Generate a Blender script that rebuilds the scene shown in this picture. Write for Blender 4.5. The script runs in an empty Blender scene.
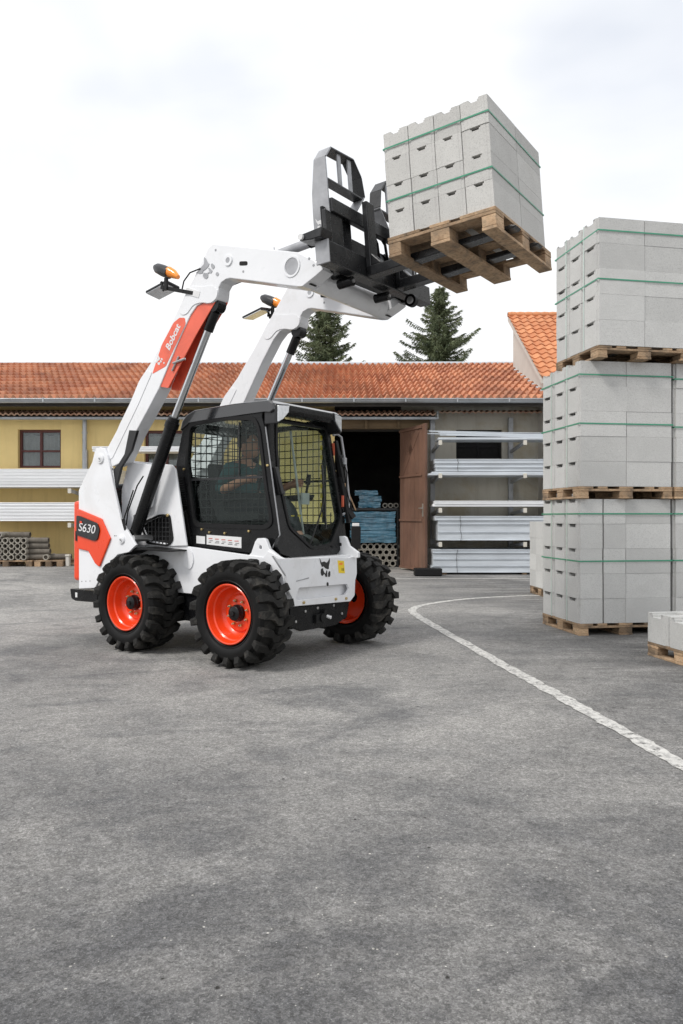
import bpy, math, random
from mathutils import Vector, Matrix, geometry
random.seed(7)
S = bpy.context.scene
COL = S.collection
R = math.radians

# ------------------------------------------------------------------ materials
def nt(name):
    m = bpy.data.materials.new(name); m.use_nodes = True
    t = m.node_tree; b = t.nodes['Principled BSDF']
    return m, t, b
def mix_col(t, a, b, fac):
    n = t.nodes.new('ShaderNodeMix'); n.data_type = 'RGBA'
    for sock, v in ((n.inputs[0], fac), (n.inputs[6], a), (n.inputs[7], b)):
        if isinstance(v, (int, float)): sock.default_value = v
        elif isinstance(v, tuple): sock.default_value = (*v[:3], 1)
        else: t.links.new(v, sock)
    return n.outputs[2]
def noise(t, scale, detail=4, rough=.55, vec=None, dist=0):
    n = t.nodes.new('ShaderNodeTexNoise'); n.inputs['Scale'].default_value = scale
    n.inputs['Detail'].default_value = detail; n.inputs['Roughness'].default_value = rough
    n.inputs['Distortion'].default_value = dist
    if vec is not None: t.links.new(vec, n.inputs['Vector'])
    return n.outputs['Fac']
def coord(t, kind='Object', scale=None):
    c = t.nodes.new('ShaderNodeTexCoord').outputs[kind]
    if scale:
        m = t.nodes.new('ShaderNodeMapping'); m.inputs['Scale'].default_value = scale
        t.links.new(c, m.inputs['Vector']); c = m.outputs[0]
    return c
def ramp(t, v, lo, hi, a=0.0, b=1.0):
    n = t.nodes.new('ShaderNodeMapRange'); n.inputs[1].default_value = lo; n.inputs[2].default_value = hi
    n.inputs[3].default_value = a; n.inputs[4].default_value = b; t.links.new(v, n.inputs[0])
    return n.outputs[0]
def math2(t, op, a, b=None):
    n = t.nodes.new('ShaderNodeMath'); n.operation = op
    for i, v in enumerate((a, b)):
        if v is None: continue
        if isinstance(v, (int, float)): n.inputs[i].default_value = v
        else: t.links.new(v, n.inputs[i])
    return n.outputs[0]
def bump(t, b, h, strength=.3, dist=.01):
    n = t.nodes.new('ShaderNodeBump'); n.inputs['Strength'].default_value = strength
    n.inputs['Distance'].default_value = dist
    t.links.new(h, n.inputs['Height']); t.links.new(n.outputs[0], b.inputs['Normal'])
def simple(name, col, rough=.5, metal=0, var=.12, scale=6, bmp=0, bscale=60, coat=0, kind='Object', dirt=None, dirt_amt=.3, spec=.5, stretch=None, objvar=0):
    m, t, b = nt(name)
    c = coord(t, kind, stretch)
    n = noise(t, scale, 6, .6, c)
    dark = tuple(x*(1-var) for x in col); lite = tuple(min(1, x*(1+var)) for x in col)
    out = mix_col(t, dark, lite, ramp(t, n, .3, .7))
    if dirt:
        n2 = noise(t, scale*.7, 8, .7, c, .6)
        out = mix_col(t, out, dirt, ramp(t, n2, .52, .75, 0, dirt_amt))
    if objvar:
        oi = t.nodes.new('ShaderNodeObjectInfo').outputs['Random']
        h = t.nodes.new('ShaderNodeHueSaturation'); t.links.new(out, h.inputs['Color'])
        t.links.new(ramp(t, oi, 0, 1, 1-objvar, 1+objvar), h.inputs['Value']); out = h.outputs[0]
    t.links.new(out, b.inputs['Base Color'])
    b.inputs['Roughness'].default_value = rough; b.inputs['Metallic'].default_value = metal
    t.links.new(ramp(t, noise(t, scale*2.3, 5, .6, c), .3, .7, max(0, rough-.06), min(1, rough+.08)), b.inputs['Roughness'])
    b.inputs['Coat Weight'].default_value = coat; b.inputs['Coat Roughness'].default_value = .08
    b.inputs['Specular IOR Level'].default_value = spec
    if bmp: bump(t, b, noise(t, bscale, 5, .6, c), bmp, .006)
    return m
M = {}
M['white'] = simple('white_paint', (.79, .80, .82), .30, var=.03, scale=3, coat=.3, dirt=(.42, .39, .34), dirt_amt=.24)
M['orange'] = simple('orange_paint', (.80, .058, .010), .30, var=.06, scale=4, coat=.3)
M['decalorange'] = simple('faded_orange_decal', (.72, .16, .09), .4, var=.08, scale=8)
M['redpaint'] = simple('red_orange_paint', (.80, .13, .07), .35, var=.08, scale=5, coat=.2, dirt=(.3, .05, .03), dirt_amt=.4)
M['black'] = simple('black_satin_paint', (.007, .0072, .008), .26, var=.2, scale=5, spec=.28, dirt=(.05, .05, .05), dirt_amt=.3)
M['frame'] = simple('dark_grey_steel_paint', (.014, .0145, .016), .28, var=.25, scale=6, dirt=(.10, .10, .10), dirt_amt=.35)
M['roofblack'] = simple('glossy_black_roof', (.02, .021, .024), .16, var=.2, scale=4, coat=1)
M['reflection_sheet'] = simple('pale_reflection_sheet', (.42, .42, .41), .9, var=.25, scale=3)  # pale tone stands in for clouds mirrored in the left windows
M['guard'] = simple('scuffed_grey_steel', (.36, .365, .38), .4, var=.2, scale=8, dirt=(.42, .42, .43), dirt_amt=.6, metal=.3)
M['plastic'] = simple('black_plastic', (.010, .010, .0105), .5, var=.15, scale=20, spec=.25)
M['rubber'] = simple('tyre_rubber', (.014, .0137, .0128), .7, spec=.25, var=.3, scale=9, bmp=.5, bscale=120, dirt=(.12, .11, .095), dirt_amt=.7)
M['sidewall'] = simple('tyre_sidewall', (.005, .005, .005), .42, var=.2, scale=9, dirt=(.03, .028, .025), dirt_amt=.25, spec=.22)
M['chrome'] = simple('chromed_rod', (.62, .64, .66), .16, metal=1, var=.05)
M['bolt'] = simple('yellow_zinc_bolt', (.55, .42, .2), .35, metal=.8, var=.15)
M['steel'] = simple('bare_steel', (.5, .5, .5), .35, metal=.8, var=.15)
M['amber'] = simple('amber_lens', (.95, .28, .02), .15, var=.1, coat=.6)
M['label'] = simple('label_white', (.72, .72, .72), .4, var=.05)
M['labeltxt'] = simple('label_print', (.5, .12, .1), .5, var=.1)
M['ink'] = simple('black_decal', (.012, .012, .013), .4, var=.05)
M['yellow'] = simple('yellow_label', (.85, .62, .02), .4, var=.05)
M['lens'] = simple('clear_lamp_lens', (.6, .62, .64), .12, metal=.5, var=.15, scale=40, coat=.8)
M['seat'] = simple('seat_vinyl', (.03, .03, .033), .6, var=.2)
M['green'] = simple('green_plastic_strap', (.05, .28, .17), .35, var=.12, scale=10)
M['clearstrap'] = simple('translucent_pale_strap', (.50, .60, .55), .3, var=.08, scale=10)
M['gutter'] = simple('zinc_gutter', (.42, .44, .46), .38, metal=.5, var=.15, scale=3, dirt=(.2, .2, .2), dirt_amt=.4)
M['galv'] = simple('galvanised_profile', (.58, .62, .66), .36, metal=.2, var=.14, scale=4, stretch=(.3, 3, 3), dirt=(.35, .37, .4), dirt_amt=.35, objvar=.06)
M['galvwhite'] = simple('white_coated_profile', (.84, .85, .86), .4, var=.06, scale=3, stretch=(.3, 3, 3), objvar=.04)
M['rack'] = simple('rack_steel', (.42, .43, .44), .5, metal=.3, var=.2, dirt=(.15, .13, .11), dirt_amt=.4)
M['capwhite'] = simple('rack_end_cap', (.60, .57, .50), .5, var=.08)
M['rust'] = simple('rusty_door_paint', (.155, .082, .056), .6, var=.28, scale=2.2, stretch=(1, 1, .5), bmp=.2, bscale=20, dirt=(.24, .17, .13), dirt_amt=.5)
M['timber'] = simple('old_timber', (.17, .115, .06), .75, var=.3, scale=4, stretch=(.3, 4, 4), bmp=.3, bscale=30)
M['winframe'] = simple('brown_red_window_frame', (.10, .028, .024), .5, var=.15)
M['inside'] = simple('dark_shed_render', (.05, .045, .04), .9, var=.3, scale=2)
M['blue'] = simple('blue_plastic_wrap', (.06, .20, .30), .16, var=.35, scale=9, bmp=.8, bscale=14, coat=.8, dirt=(.30, .42, .48), dirt_amt=.5, objvar=.15)
M['clay'] = simple('grey_clay_pipe', (.30, .28, .24), .8, var=.2, scale=15, bmp=.2, objvar=.15)
M['claydark'] = simple('dark_aged_concrete_pipe', (.13, .115, .095), .85, var=.25, scale=8, bmp=.3, objvar=.15)
M['kerb'] = simple('weathered_apron_concrete', (.27, .26, .245), .85, var=.12, scale=3, bmp=.3, bscale=60, dirt=(.14, .13, .12), dirt_amt=.5)
M['shirt'] = simple('teal_work_shirt', (.03, .10, .11), .85, var=.2, scale=12)
M['trousers'] = simple('dark_trousers', (.02, .023, .03), .85, var=.2)
M['skin'] = simple('skin', (.62, .30, .20), .5, var=.08)
M['hair'] = simple('brown_hair', (.07, .035, .02), .7, var=.3, scale=40)
M['bark'] = simple('spruce_bark', (.09, .06, .04), .9, var=.3, scale=10, bmp=.5)
M['hole'] = simple('dark_cavity', (.012, .012, .012), .9, var=.1)
M['verge'] = simple('white_render', (.58, .55, .50), .85, var=.06, scale=3, bmp=.15)
M['ridgecap'] = simple('pale_ridge_flashing', (.52, .56, .60), .5, var=.1, scale=2)

def mk_concrete(name, col, var):
    m, t, b = nt(name)
    c = coord(t, 'Object')
    a = t.nodes.new('ShaderNodeVectorMath'); a.operation = 'ADD'
    oi = t.nodes.new('ShaderNodeObjectInfo')
    cm = t.nodes.new('ShaderNodeCombineXYZ')
    t.links.new(math2(t, 'MULTIPLY', oi.outputs['Random'], 37.0), cm.inputs[0]); t.links.new(math2(t, 'MULTIPLY', oi.outputs['Random'], 91.0), cm.inputs[1])
    t.links.new(c, a.inputs[0]); t.links.new(cm.outputs[0], a.inputs[1])
    v = a.outputs[0]
    n1 = noise(t, 5, 6, .65, v); n2 = noise(t, 140, 3, .7, v); n3 = noise(t, 2.2, 3, .5, v)
    o = mix_col(t, tuple(x*.95 for x in col), tuple(x*1.04 for x in col), ramp(t, n1, .32, .68))
    o = mix_col(t, o, tuple(x*.62 for x in col), ramp(t, n2, .52, .68, 0, .75))
    o = mix_col(t, o, (.40, .38, .31), ramp(t, n3, .64, .82, 0, .22))
    h = t.nodes.new('ShaderNodeHueSaturation'); t.links.new(o, h.inputs['Color'])
    t.links.new(ramp(t, oi.outputs['Random'], 0, 1, 1-var, 1+var), h.inputs['Value'])
    t.links.new(h.outputs[0], b.inputs['Base Color']); b.inputs['Roughness'].default_value = .92
    b.inputs['Specular IOR Level'].default_value = .2
    bump(t, b, math2(t, 'ADD', n2, math2(t, 'MULTIPLY', noise(t, 45, 4, .6, v), 1.2)), .55, .004)
    return m
M['block'] = mk_concrete('concrete_block', (.56, .56, .545), .085)
M['blocklight'] = mk_concrete('pale_concrete_block', (.56, .553, .53), .07)

def mk_wood():
    m, t, b = nt('pallet_wood')
    c = coord(t, 'Generated'); oi = t.nodes.new('ShaderNodeObjectInfo')
    ob = coord(t, 'Object', (3, 3, 3))
    n = noise(t, 6, 6, .65, ob); w = noise(t, 40, 4, .6, coord(t, 'Object', (1, 1, 6)))
    o = mix_col(t, (.32, .20, .115), (.64, .46, .29), ramp(t, n, .3, .7))
    o = mix_col(t, o, (.14, .09, .05), ramp(t, w, .48, .70, 0, .75))
    n4 = noise(t, 3, 4, .7, ob)
    o = mix_col(t, o, (.10, .075, .055), ramp(t, n4, .46, .66, 0, .8))
    h = t.nodes.new('ShaderNodeHueSaturation'); t.links.new(o, h.inputs['Color'])
    t.links.new(ramp(t, oi.outputs['Random'], 0, 1, .50, 1.25), h.inputs['Value'])
    t.links.new(h.outputs[0], b.inputs['Base Color']); b.inputs['Roughness'].default_value = .85
    bump(t, b, w, .4, .004)
    return m
M['wood'] = mk_wood()

def mk_tile(name, c1, c2, dark, tw, tl):
    m, t, b = nt(name)
    uv = t.nodes.new('ShaderNodeUVMap'); uv.uv_map = 'tile'
    fl = t.nodes.new('ShaderNodeVectorMath'); fl.operation = 'FLOOR'; t.links.new(uv.outputs[0], fl.inputs[0])
    wn = t.nodes.new('ShaderNodeTexWhiteNoise'); wn.noise_dimensions = '2D'; t.links.new(fl.outputs[0], wn.inputs['Vector'])
    ob = coord(t, 'Object')
    o = mix_col(t, c1, c2, wn.outputs['Value'])
    o = mix_col(t, o, dark, ramp(t, noise(t, .8, 6, .7, ob), .48, .72, 0, .55))
    o = mix_col(t, o, dark, ramp(t, noise(t, 11, 4, .7, ob), .55, .75, 0, .6))
    t.links.new(o, b.inputs['Base Color']); b.inputs['Roughness'].default_value = .8
    bump(t, b, noise(t, 60, 3, .6, ob), .25, .004)
    return m
M['tile'] = mk_tile('clay_roof_tile', (.40, .155, .085), (.60, .275, .15), (.17, .085, .055), 1, 1)
M['tile2'] = mk_tile('bright_clay_roof_tile', (.50, .185, .08), (.64, .28, .13), (.30, .13, .07), 1, 1)
M['tile3'] = mk_tile('weathered_clay_tile', (.44, .24, .16), (.62, .42, .30), (.25, .15, .10), 1, 1)

def mk_plaster(name, col, dark, patch=None):
    m, t, b = nt(name)
    ob = coord(t, 'Object')
    o = mix_col(t, tuple(x*.92 for x in col), tuple(x*1.06 for x in col), ramp(t, noise(t, .9, 6, .65, ob), .3, .7))
    st = noise(t, 2.2, 5, .7, coord(t, 'Object', (3, 3, .35)))
    o = mix_col(t, o, dark, ramp(t, st, .52, .78, 0, .5))
    if patch: o = mix_col(t, o, patch, ramp(t, noise(t, .7, 7, .7, ob, .8), .5, .62, 0, .6))
    t.links.new(o, b.inputs['Base Color']); b.inputs['Roughness'].default_value = .9
    bump(t, b, noise(t, 70, 4, .6, ob), .3, .004)
    return m
M['yellowwall'] = mk_plaster('yellow_render', (.92, .71, .32), (.66, .49, .21))
M['beigewall'] = mk_plaster('grey_beige_render', (.60, .57, .49), (.34, .30, .22), (.44, .36, .22))

def mk_asphalt():
    m, t, b = nt('worn_asphalt')
    ob = coord(t, 'Object')
    sep = t.nodes.new('ShaderNodeSeparateXYZ'); t.links.new(ob, sep.inputs[0])
    big = noise(t, .30, 6, .6, ob, .6); mid = noise(t, 1.5, 9, .72, coord(t, 'Object', (1, 1.25, 1)), .5)
    swirl = noise(t, .8, 8, .70, coord(t, 'Object', (.75, 1.5, 1)), 1.6)
    st = noise(t, 2.1, 9, .74, coord(t, 'Object', (.35, 1.9, 1)), .8)
    g1 = noise(t, 85, 5, .8, ob); g2 = noise(t, 210, 3, .8, ob); g3 = noise(t, 26, 6, .8, ob)
    o = mix_col(t, (.19, .187, .183), (.36, .35, .333), ramp(t, big, .38, .60))
    o = mix_col(t, o, (.125, .127, .13), ramp(t, mid, .48, .66, 0, .62))
    o = mix_col(t, o, (.36, .348, .33), ramp(t, swirl, .52, .68, 0, .55))
    o = mix_col(t, o, (.105, .107, .112), ramp(t, swirl, .46, .34, 0, .60))
    # darker ground towards the front of the yard and at the foot of the stacks
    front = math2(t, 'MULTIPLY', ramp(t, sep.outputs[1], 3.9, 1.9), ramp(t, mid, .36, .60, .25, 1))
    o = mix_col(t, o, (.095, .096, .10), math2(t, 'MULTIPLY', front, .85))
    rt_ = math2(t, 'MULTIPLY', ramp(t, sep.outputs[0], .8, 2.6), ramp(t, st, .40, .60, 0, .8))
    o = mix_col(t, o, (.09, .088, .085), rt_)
    # tyre tracks curving to the loader: faint lighter dust bands
    # aggregate
    o = mix_col(t, o, (.05, .05, .052), ramp(t, g1, .50, .70, 0, .62))
    o = mix_col(t, o, (.44, .43, .41), ramp(t, g2, .58, .74, 0, .60))
    o = mix_col(t, o, (.42, .41, .39), ramp(t, g1, .44, .30, 0, .42))
    gz_ = ramp(t, noise(t, .9, 4, .6, ob), .46, .60)
    o = mix_col(t, o, (.06, .058, .056), math2(t, 'MULTIPLY', ramp(t, g3, .56, .66, 0, .7), gz_))
    # scabs and crumbs, only in some zones
    scab = noise(t, 9, 9, .82, coord(t, 'Object', (.45, 1.5, 1)), .8)
    zone = ramp(t, noise(t, .55, 4, .6, ob), .50, .60)
    o = mix_col(t, o, (.045, .041, .038), math2(t, 'MULTIPLY', ramp(t, scab, .61, .65, 0, .85), zone))
    for sc, thr, colr in ((34, .90, (.52, .50, .46)), (60, .93, (.56, .55, .52)), (19, .955, (.035, .033, .03))):
        vo = t.nodes.new('ShaderNodeTexVoronoi'); vo.inputs['Scale'].default_value = sc; t.links.new(ob, vo.inputs['Vector'])
        chip = ramp(t, math2(t, 'ADD', vo.outputs['Distance'], math2(t, 'MULTIPLY', g1, .18)), .24, .18)
        wn = t.nodes.new('ShaderNodeTexWhiteNoise'); t.links.new(vo.outputs['Position'], wn.inputs['Vector'])
        o = mix_col(t, o, colr, math2(t, 'MULTIPLY', chip, ramp(t, wn.outputs['Value'], thr, thr+.005)))
    gr_ = noise(t, 14, 13, .86, ob)
    hv = t.nodes.new('ShaderNodeHueSaturation'); t.links.new(o, hv.inputs['Color'])
    def cells(sc, lo, hi):
        vz = t.nodes.new('ShaderNodeTexVoronoi'); vz.inputs['Scale'].default_value = sc; vz.inputs['Randomness'].default_value = 1; t.links.new(ob, vz.inputs['Vector'])
        sp = t.nodes.new('ShaderNodeSeparateColor'); t.links.new(vz.outputs['Color'], sp.inputs[0])
        return ramp(t, sp.outputs[0], 0, 1, lo, hi)
    k_ = math2(t, 'MULTIPLY', ramp(t, g1, .40, .60, .80, 1.22), ramp(t, gr_, .40, .60, .87, 1.13))
    for sc_, lo_, hi_ in ((95, .78, 1.24), (42, .91, 1.09), (190, .72, 1.30), (17, .95, 1.05)): k_ = math2(t, 'MULTIPLY', k_, cells(sc_, lo_, hi_))
    t.links.new(math2(t, 'MULTIPLY', k_, ramp(t, g2, .40, .62, .84, 1.16)), hv.inputs['Value']); o = hv.outputs[0]
    # fine cracks
    vc = t.nodes.new('ShaderNodeTexVoronoi'); vc.feature = 'DISTANCE_TO_EDGE'; vc.inputs['Scale'].default_value = .55
    dv_ = t.nodes.new('ShaderNodeVectorMath'); dv_.operation = 'ADD'
    nv = t.nodes.new('ShaderNodeTexNoise'); nv.inputs['Scale'].default_value = 3; nv.inputs['Detail'].default_value = 8; t.links.new(ob, nv.inputs['Vector'])
    t.links.new(ob, dv_.inputs[0]); t.links.new(nv.outputs['Color'], dv_.inputs[1]); t.links.new(dv_.outputs[0], vc.inputs['Vector'])
    ck = math2(t, 'MULTIPLY', ramp(t, vc.outputs['Distance'], .006, .002), ramp(t, noise(t, .7, 3, .5, ob), .54, .60, 0, .7))
    o = mix_col(t, o, (.05, .048, .045), ck)
    t.links.new(o, b.inputs['Base Color'])
    t.links.new(ramp(t, mid, .4, .7, .92, .70), b.inputs['Roughness']); b.inputs['Specular IOR Level'].default_value = .35
    h = math2(t, 'ADD', gr_, math2(t, 'MULTIPLY', g2, .6)); h = math2(t, 'ADD', h, g1); h = math2(t, 'ADD', h, math2(t, 'MULTIPLY', g3, .8))
    bump(t, b, h, .8, .006)
    return m
M['asphalt'] = mk_asphalt()
def mk_line():
    m, t, b = nt('worn_white_road_paint')
    ob = coord(t, 'Object')
    o = mix_col(t, (.54, .53, .50), (.66, .65, .62), noise(t, 4, 5, .6, ob))
    o = mix_col(t, o, (.22, .215, .21), ramp(t, noise(t, 24, 8, .82, ob), .46, .62, 0, .85))
    t.links.new(o, b.inputs['Base Color']); b.inputs['Roughness'].default_value = .8
    bump(t, b, noise(t, 60, 4, .7, ob), .5, .004)
    al = ramp(t, noise(t, 16, 9, .84, ob), .59, .55)
    t.links.new(al, b.inputs['Alpha'])
    return m
M['line'] = mk_line()

def mk_glass(name, tint, mirror=.16, dust=.0):
    m = bpy.data.materials.new(name); m.use_nodes = True; t = m.node_tree; t.nodes.clear()
    out = t.nodes.new('ShaderNodeOutputMaterial')
    tr = t.nodes.new('ShaderNodeBsdfTransparent'); tr.inputs[0].default_value = (*tint, 1)
    gl = t.nodes.new('ShaderNodeBsdfGlossy'); gl.inputs['Roughness'].default_value = .03; gl.inputs['Color'].default_value = (.9, .95, .95, 1)
    lw = t.nodes.new('ShaderNodeLayerWeight'); lw.inputs[0].default_value = .12
    mx = t.nodes.new('ShaderNodeMixShader')
    t.links.new(ramp(t, lw.outputs['Fresnel'], 0, 1, mirror*.08, .40), mx.inputs[0])
    t.links.new(tr.outputs[0], mx.inputs[1]); t.links.new(gl.outputs[0], mx.inputs[2]); t.links.new(mx.outputs[0], out.inputs[0])
    return m
M['glass'] = mk_glass('tinted_cab_glass', (.80, .845, .825), .18)
M['roomglass'] = None
def mk_winglass():
    m, t, b = nt('window_pane')
    b.inputs['Base Color'].default_value = (.04, .045, .05, 1); b.inputs['Roughness'].default_value = .06
    b.inputs['Specular IOR Level'].default_value = 1.0; b.inputs['Coat Weight'].default_value = 1; b.inputs['Coat IOR'].default_value = 2.2
    bump(t, b, noise(t, 3.0, 2, .5, coord(t)), .12, .02)
    return m
M['roomglass'] = mk_winglass(); M['glassw'] = mk_glass('window_glass', (.72, .74, .74), .9)
def mk_needle():
    m, t, b = nt('spruce_needles')
    ob = coord(t, 'Object')
    o = mix_col(t, (.05, .075, .036), (.19, .22, .11), ramp(t, noise(t, 2.2, 4, .7, ob), .35, .68))
    o = mix_col(t, o, (.30, .28, .14), ramp(t, noise(t, 14, 3, .7, ob), .58, .75, 0, .6))
    t.links.new(o, b.inputs['Base Color']); b.inputs['Roughness'].default_value = .7
    return m
M['needle'] = mk_needle()

# ------------------------------------------------------------------ mesh builder
class MB:
    def __init__(s): s.v = []; s.f = []; s.m = []; s.mi = []; s.uv = None
    def _mat(s, m):
        if m not in s.m: s.m.append(m)
        return s.m.index(m)
    def add(s, vs, fs, m):
        o = len(s.v); s.v += [tuple(v) for v in vs]; k = s._mat(m)
        for f in fs: s.f.append(tuple(i+o for i in f)); s.mi.append(k)
    def box(s, a, b, m, mat=None):
        (x0, y0, z0), (x1, y1, z1) = a, b
        vs = [Vector(p) for p in ((x0,y0,z0),(x1,y0,z0),(x1,y1,z0),(x0,y1,z0),(x0,y0,z1),(x1,y0,z1),(x1,y1,z1),(x0,y1,z1))]
        if mat: vs = [mat @ v for v in vs]
        s.add(vs, [(0,3,2,1),(4,5,6,7),(0,1,5,4),(1,2,6,5),(2,3,7,6),(3,0,4,7)], m)
    def bar(s, p, q, w, h, m, up=(0,0,1)):
        p, q = Vector(p), Vector(q); d = (q-p).normalized(); u = Vector(up)
        sd = d.cross(u)
        if sd.length < 1e-4: sd = d.cross(Vector((1,0,0)))
        sd.normalize(); u = sd.cross(d).normalized()
        vs = []
        for c in (p, q):
            for a, b in ((-1,-1),(1,-1),(1,1),(-1,1)): vs.append(c+sd*(a*w/2)+u*(b*h/2))
        s.add(vs, [(3,2,1,0),(4,5,6,7),(0,1,5,4),(1,2,6,5),(2,3,7,6),(3,0,4,7)], m)
    def prism(s, poly, a, b, m, axis='y', holes=(), capa=True, capb=True):
        # polygon in the plane across `axis`, extruded from a to b
        def P(u, v, t):
            return (u, t, v) if axis == 'y' else ((t, u, v) if axis == 'x' else (u, v, t))
        loops = [list(poly)]+[list(h) for h in holes]
        for lp in loops:
            n = len(lp); vs = [P(u, v, a) for u, v in lp]+[P(u, v, b) for u, v in lp]
            s.add(vs, [(i, (i+1) % n, n+(i+1) % n, n+i) for i in range(n)], m)
        flat = [p for lp in loops for p in lp]
        tris = geometry.tessellate_polygon([[Vector((u, v, 0)) for u, v in lp] for lp in loops])
        if capa: s.add([P(u, v, a) for u, v in flat], tris, m)
        if capb: s.add([P(u, v, b) for u, v in flat], tris, m)
    def tube(s, path, r, m, n=10, cap=True):
        path = [Vector(p) for p in path]; rs = r if isinstance(r, (list, tuple)) else [r]*len(path)
        rings = []; prev = None
        for i, p in enumerate(path):
            d = (path[min(i+1, len(path)-1)]-path[max(i-1, 0)]).normalized()
            if prev is None:
                u = d.orthogonal().normalized()
            else:
                u = (prev-d*prev.dot(d)).normalized()
            prev = u; w = d.cross(u)
            rings.append([p+(u*math.cos(2*math.pi*k/n)+w*math.sin(2*math.pi*k/n))*rs[i] for k in range(n)])
        vs = [v for g in rings for v in g]; fs = []
        for i in range(len(rings)-1):
            for k in range(n): fs.append((i*n+k, i*n+(k+1) % n, (i+1)*n+(k+1) % n, (i+1)*n+k))
        if cap: fs += [tuple(range(n-1, -1, -1)), tuple(range((len(rings)-1)*n, len(rings)*n))]
        s.add(vs, fs, m)
    def lathe(s, prof, c, axis, m, n=40):
        # prof: (t along axis, radius)
        c = Vector(c); vs = []
        for t_, r in prof:
            for k in range(n):
                a = 2*math.pi*k/n
                if axis == 'y': vs.append(c+Vector((r*math.cos(a), t_, r*math.sin(a))))
                elif axis == 'x': vs.append(c+Vector((t_, r*math.cos(a), r*math.sin(a))))
                else: vs.append(c+Vector((r*math.cos(a), r*math.sin(a), t_)))
        fs = [(i*n+k, i*n+(k+1) % n, (i+1)*n+(k+1) % n, (i+1)*n+k) for i in range(len(prof)-1) for k in range(n)]
        s.add(vs, fs, m)
    def build(s, name, parent=None, smooth=False, bevel=0, recalc=True):
        me = bpy.data.meshes.new(name); me.from_pydata(s.v, [], s.f)
        for m in s.m: me.materials.append(M[m] if isinstance(m, str) else m)
        me.polygons.foreach_set('material_index', s.mi)
        if recalc:
            import bmesh
            bm = bmesh.new(); bm.from_mesh(me); bmesh.ops.remove_doubles(bm, verts=bm.verts, dist=1e-5)
            bmesh.ops.recalc_face_normals(bm, faces=bm.faces); bm.to_mesh(me); bm.free()
        if smooth is True: me.polygons.foreach_set('use_smooth', [True]*len(me.polygons))
        elif smooth:
            me.polygons.foreach_set('use_smooth', [True]*len(me.polygons)); me.set_sharp_from_angle(angle=R(smooth))
        me.update()
        o = bpy.data.objects.new(name, me); COL.objects.link(o)
        if parent: o.parent = parent
        if bevel:
            b = o.modifiers.new('bevel', 'BEVEL'); b.width = bevel; b.segments = 2; b.limit_method = 'ANGLE'; b.angle_limit = R(35)
            b.harden_normals = False
        return o
def rnd_poly(pts, r=.03, n=4):
    out = []; N = len(pts)
    for i in range(N):
        p0, p, p1 = Vector(pts[i-1]), Vector(pts[i]), Vector(pts[(i+1) % N])
        a = (p0-p); b = (p1-p); ra = min(r, a.length*.45); rb = min(r, b.length*.45)
        A = p+a.normalized()*ra; B = p+b.normalized()*rb
        for k in range(n+1):
            t = k/n; q = A*(1-t)**2+p*2*t*(1-t)+B*t*t; out.append((q.x, q.y))
    return out
def thing(name, label, cat, loc=(0,0,0), rot=0, group=None):
    o = bpy.data.objects.new(name, None); COL.objects.link(o); o.empty_display_size = .2
    o.location = loc; o.rotation_euler = (0,0,rot); tag(o, label, cat, group); return o
def tag(o, label, cat, group=None, kind=None):
    if label: o['label'] = label
    if cat: o['category'] = cat
    if group: o['group'] = group
    if kind: o['kind'] = kind
    return o
def structure(o): o['kind'] = 'structure'; return o
def dup(o, name=None, parent=None):
    c = o.copy(); COL.objects.link(c)
    if parent is not None: c.parent = parent
    for ch in list(o.children): dup(ch, None, c)
    return c
def text_mesh(txt, size, mat, name, parent, M4, shear=0, depth=.0015, width=1.0, bold=0.0):
    cu = bpy.data.curves.new(name, 'FONT'); cu.body = txt; cu.size = size; cu.extrude = depth; cu.shear = shear
    cu.align_x = 'CENTER'; cu.align_y = 'CENTER'; cu.offset = bold
    tmp = bpy.data.objects.new(name+'_tmp', cu); COL.objects.link(tmp)
    dg = bpy.context.evaluated_depsgraph_get(); dg.update()
    me = bpy.data.meshes.new_from_object(tmp.evaluated_get(dg)); bpy.data.objects.remove(tmp)
    me.materials.clear(); me.materials.append(M[mat])
    me.transform(M4 @ Matrix.Diagonal((width, 1, 1, 1)))
    o = bpy.data.objects.new(name, me); COL.objects.link(o); o.parent = parent
    return o

# ------------------------------------------------------------------ camera, light, sky
F_PX = 752.0; CAM_H = 1.15
cd = bpy.data.cameras.new('camera'); cam = bpy.data.objects.new('camera', cd); COL.objects.link(cam)
cam.location = (0, 0, CAM_H); cam.rotation_euler = (R(90), 0, 0)
cd.sensor_fit = 'VERTICAL'; cd.sensor_height = 36; cd.lens = F_PX/1024*36
cd.shift_y = 5/1024; cd.clip_end = 2000; cd.clip_start = .05
S.camera = cam
sun = bpy.data.lights.new('sun', 'SUN'); so = bpy.data.objects.new('sun', sun); COL.objects.link(so)
sun.energy = 1.5; sun.angle = R(14); sun.color = (1, .965, .92)
SUN_EL, SUN_AZ = 50, 230   # azimuth clockwise from +Y: behind the camera on the left
d = Vector((math.sin(R(SUN_AZ))*math.cos(R(SUN_EL)), math.cos(R(SUN_AZ))*math.cos(R(SUN_EL)), math.sin(R(SUN_EL))))
so.rotation_euler = d.to_track_quat('Z', 'Y').to_euler(); so.location = (-6, -6, 12)
w = bpy.data.worlds.new('World'); S.world = w; w.use_nodes = True; t = w.node_tree; t.nodes.clear()
out = t.nodes.new('ShaderNodeOutputWorld')
sky = t.nodes.new('ShaderNodeTexSky'); sky.sky_type = 'NISHITA'; sky.sun_disc = False
sky.sun_elevation = R(SUN_EL); sky.sun_rotation = R(SUN_AZ)
b1 = t.nodes.new('ShaderNodeBackground'); b1.inputs[1].default_value = .12; t.links.new(sky.outputs[0], b1.inputs[0])
b2 = t.nodes.new('ShaderNodeBackground'); b2.inputs[1].default_value = .93
tc = t.nodes.new('ShaderNodeTexCoord')
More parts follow.
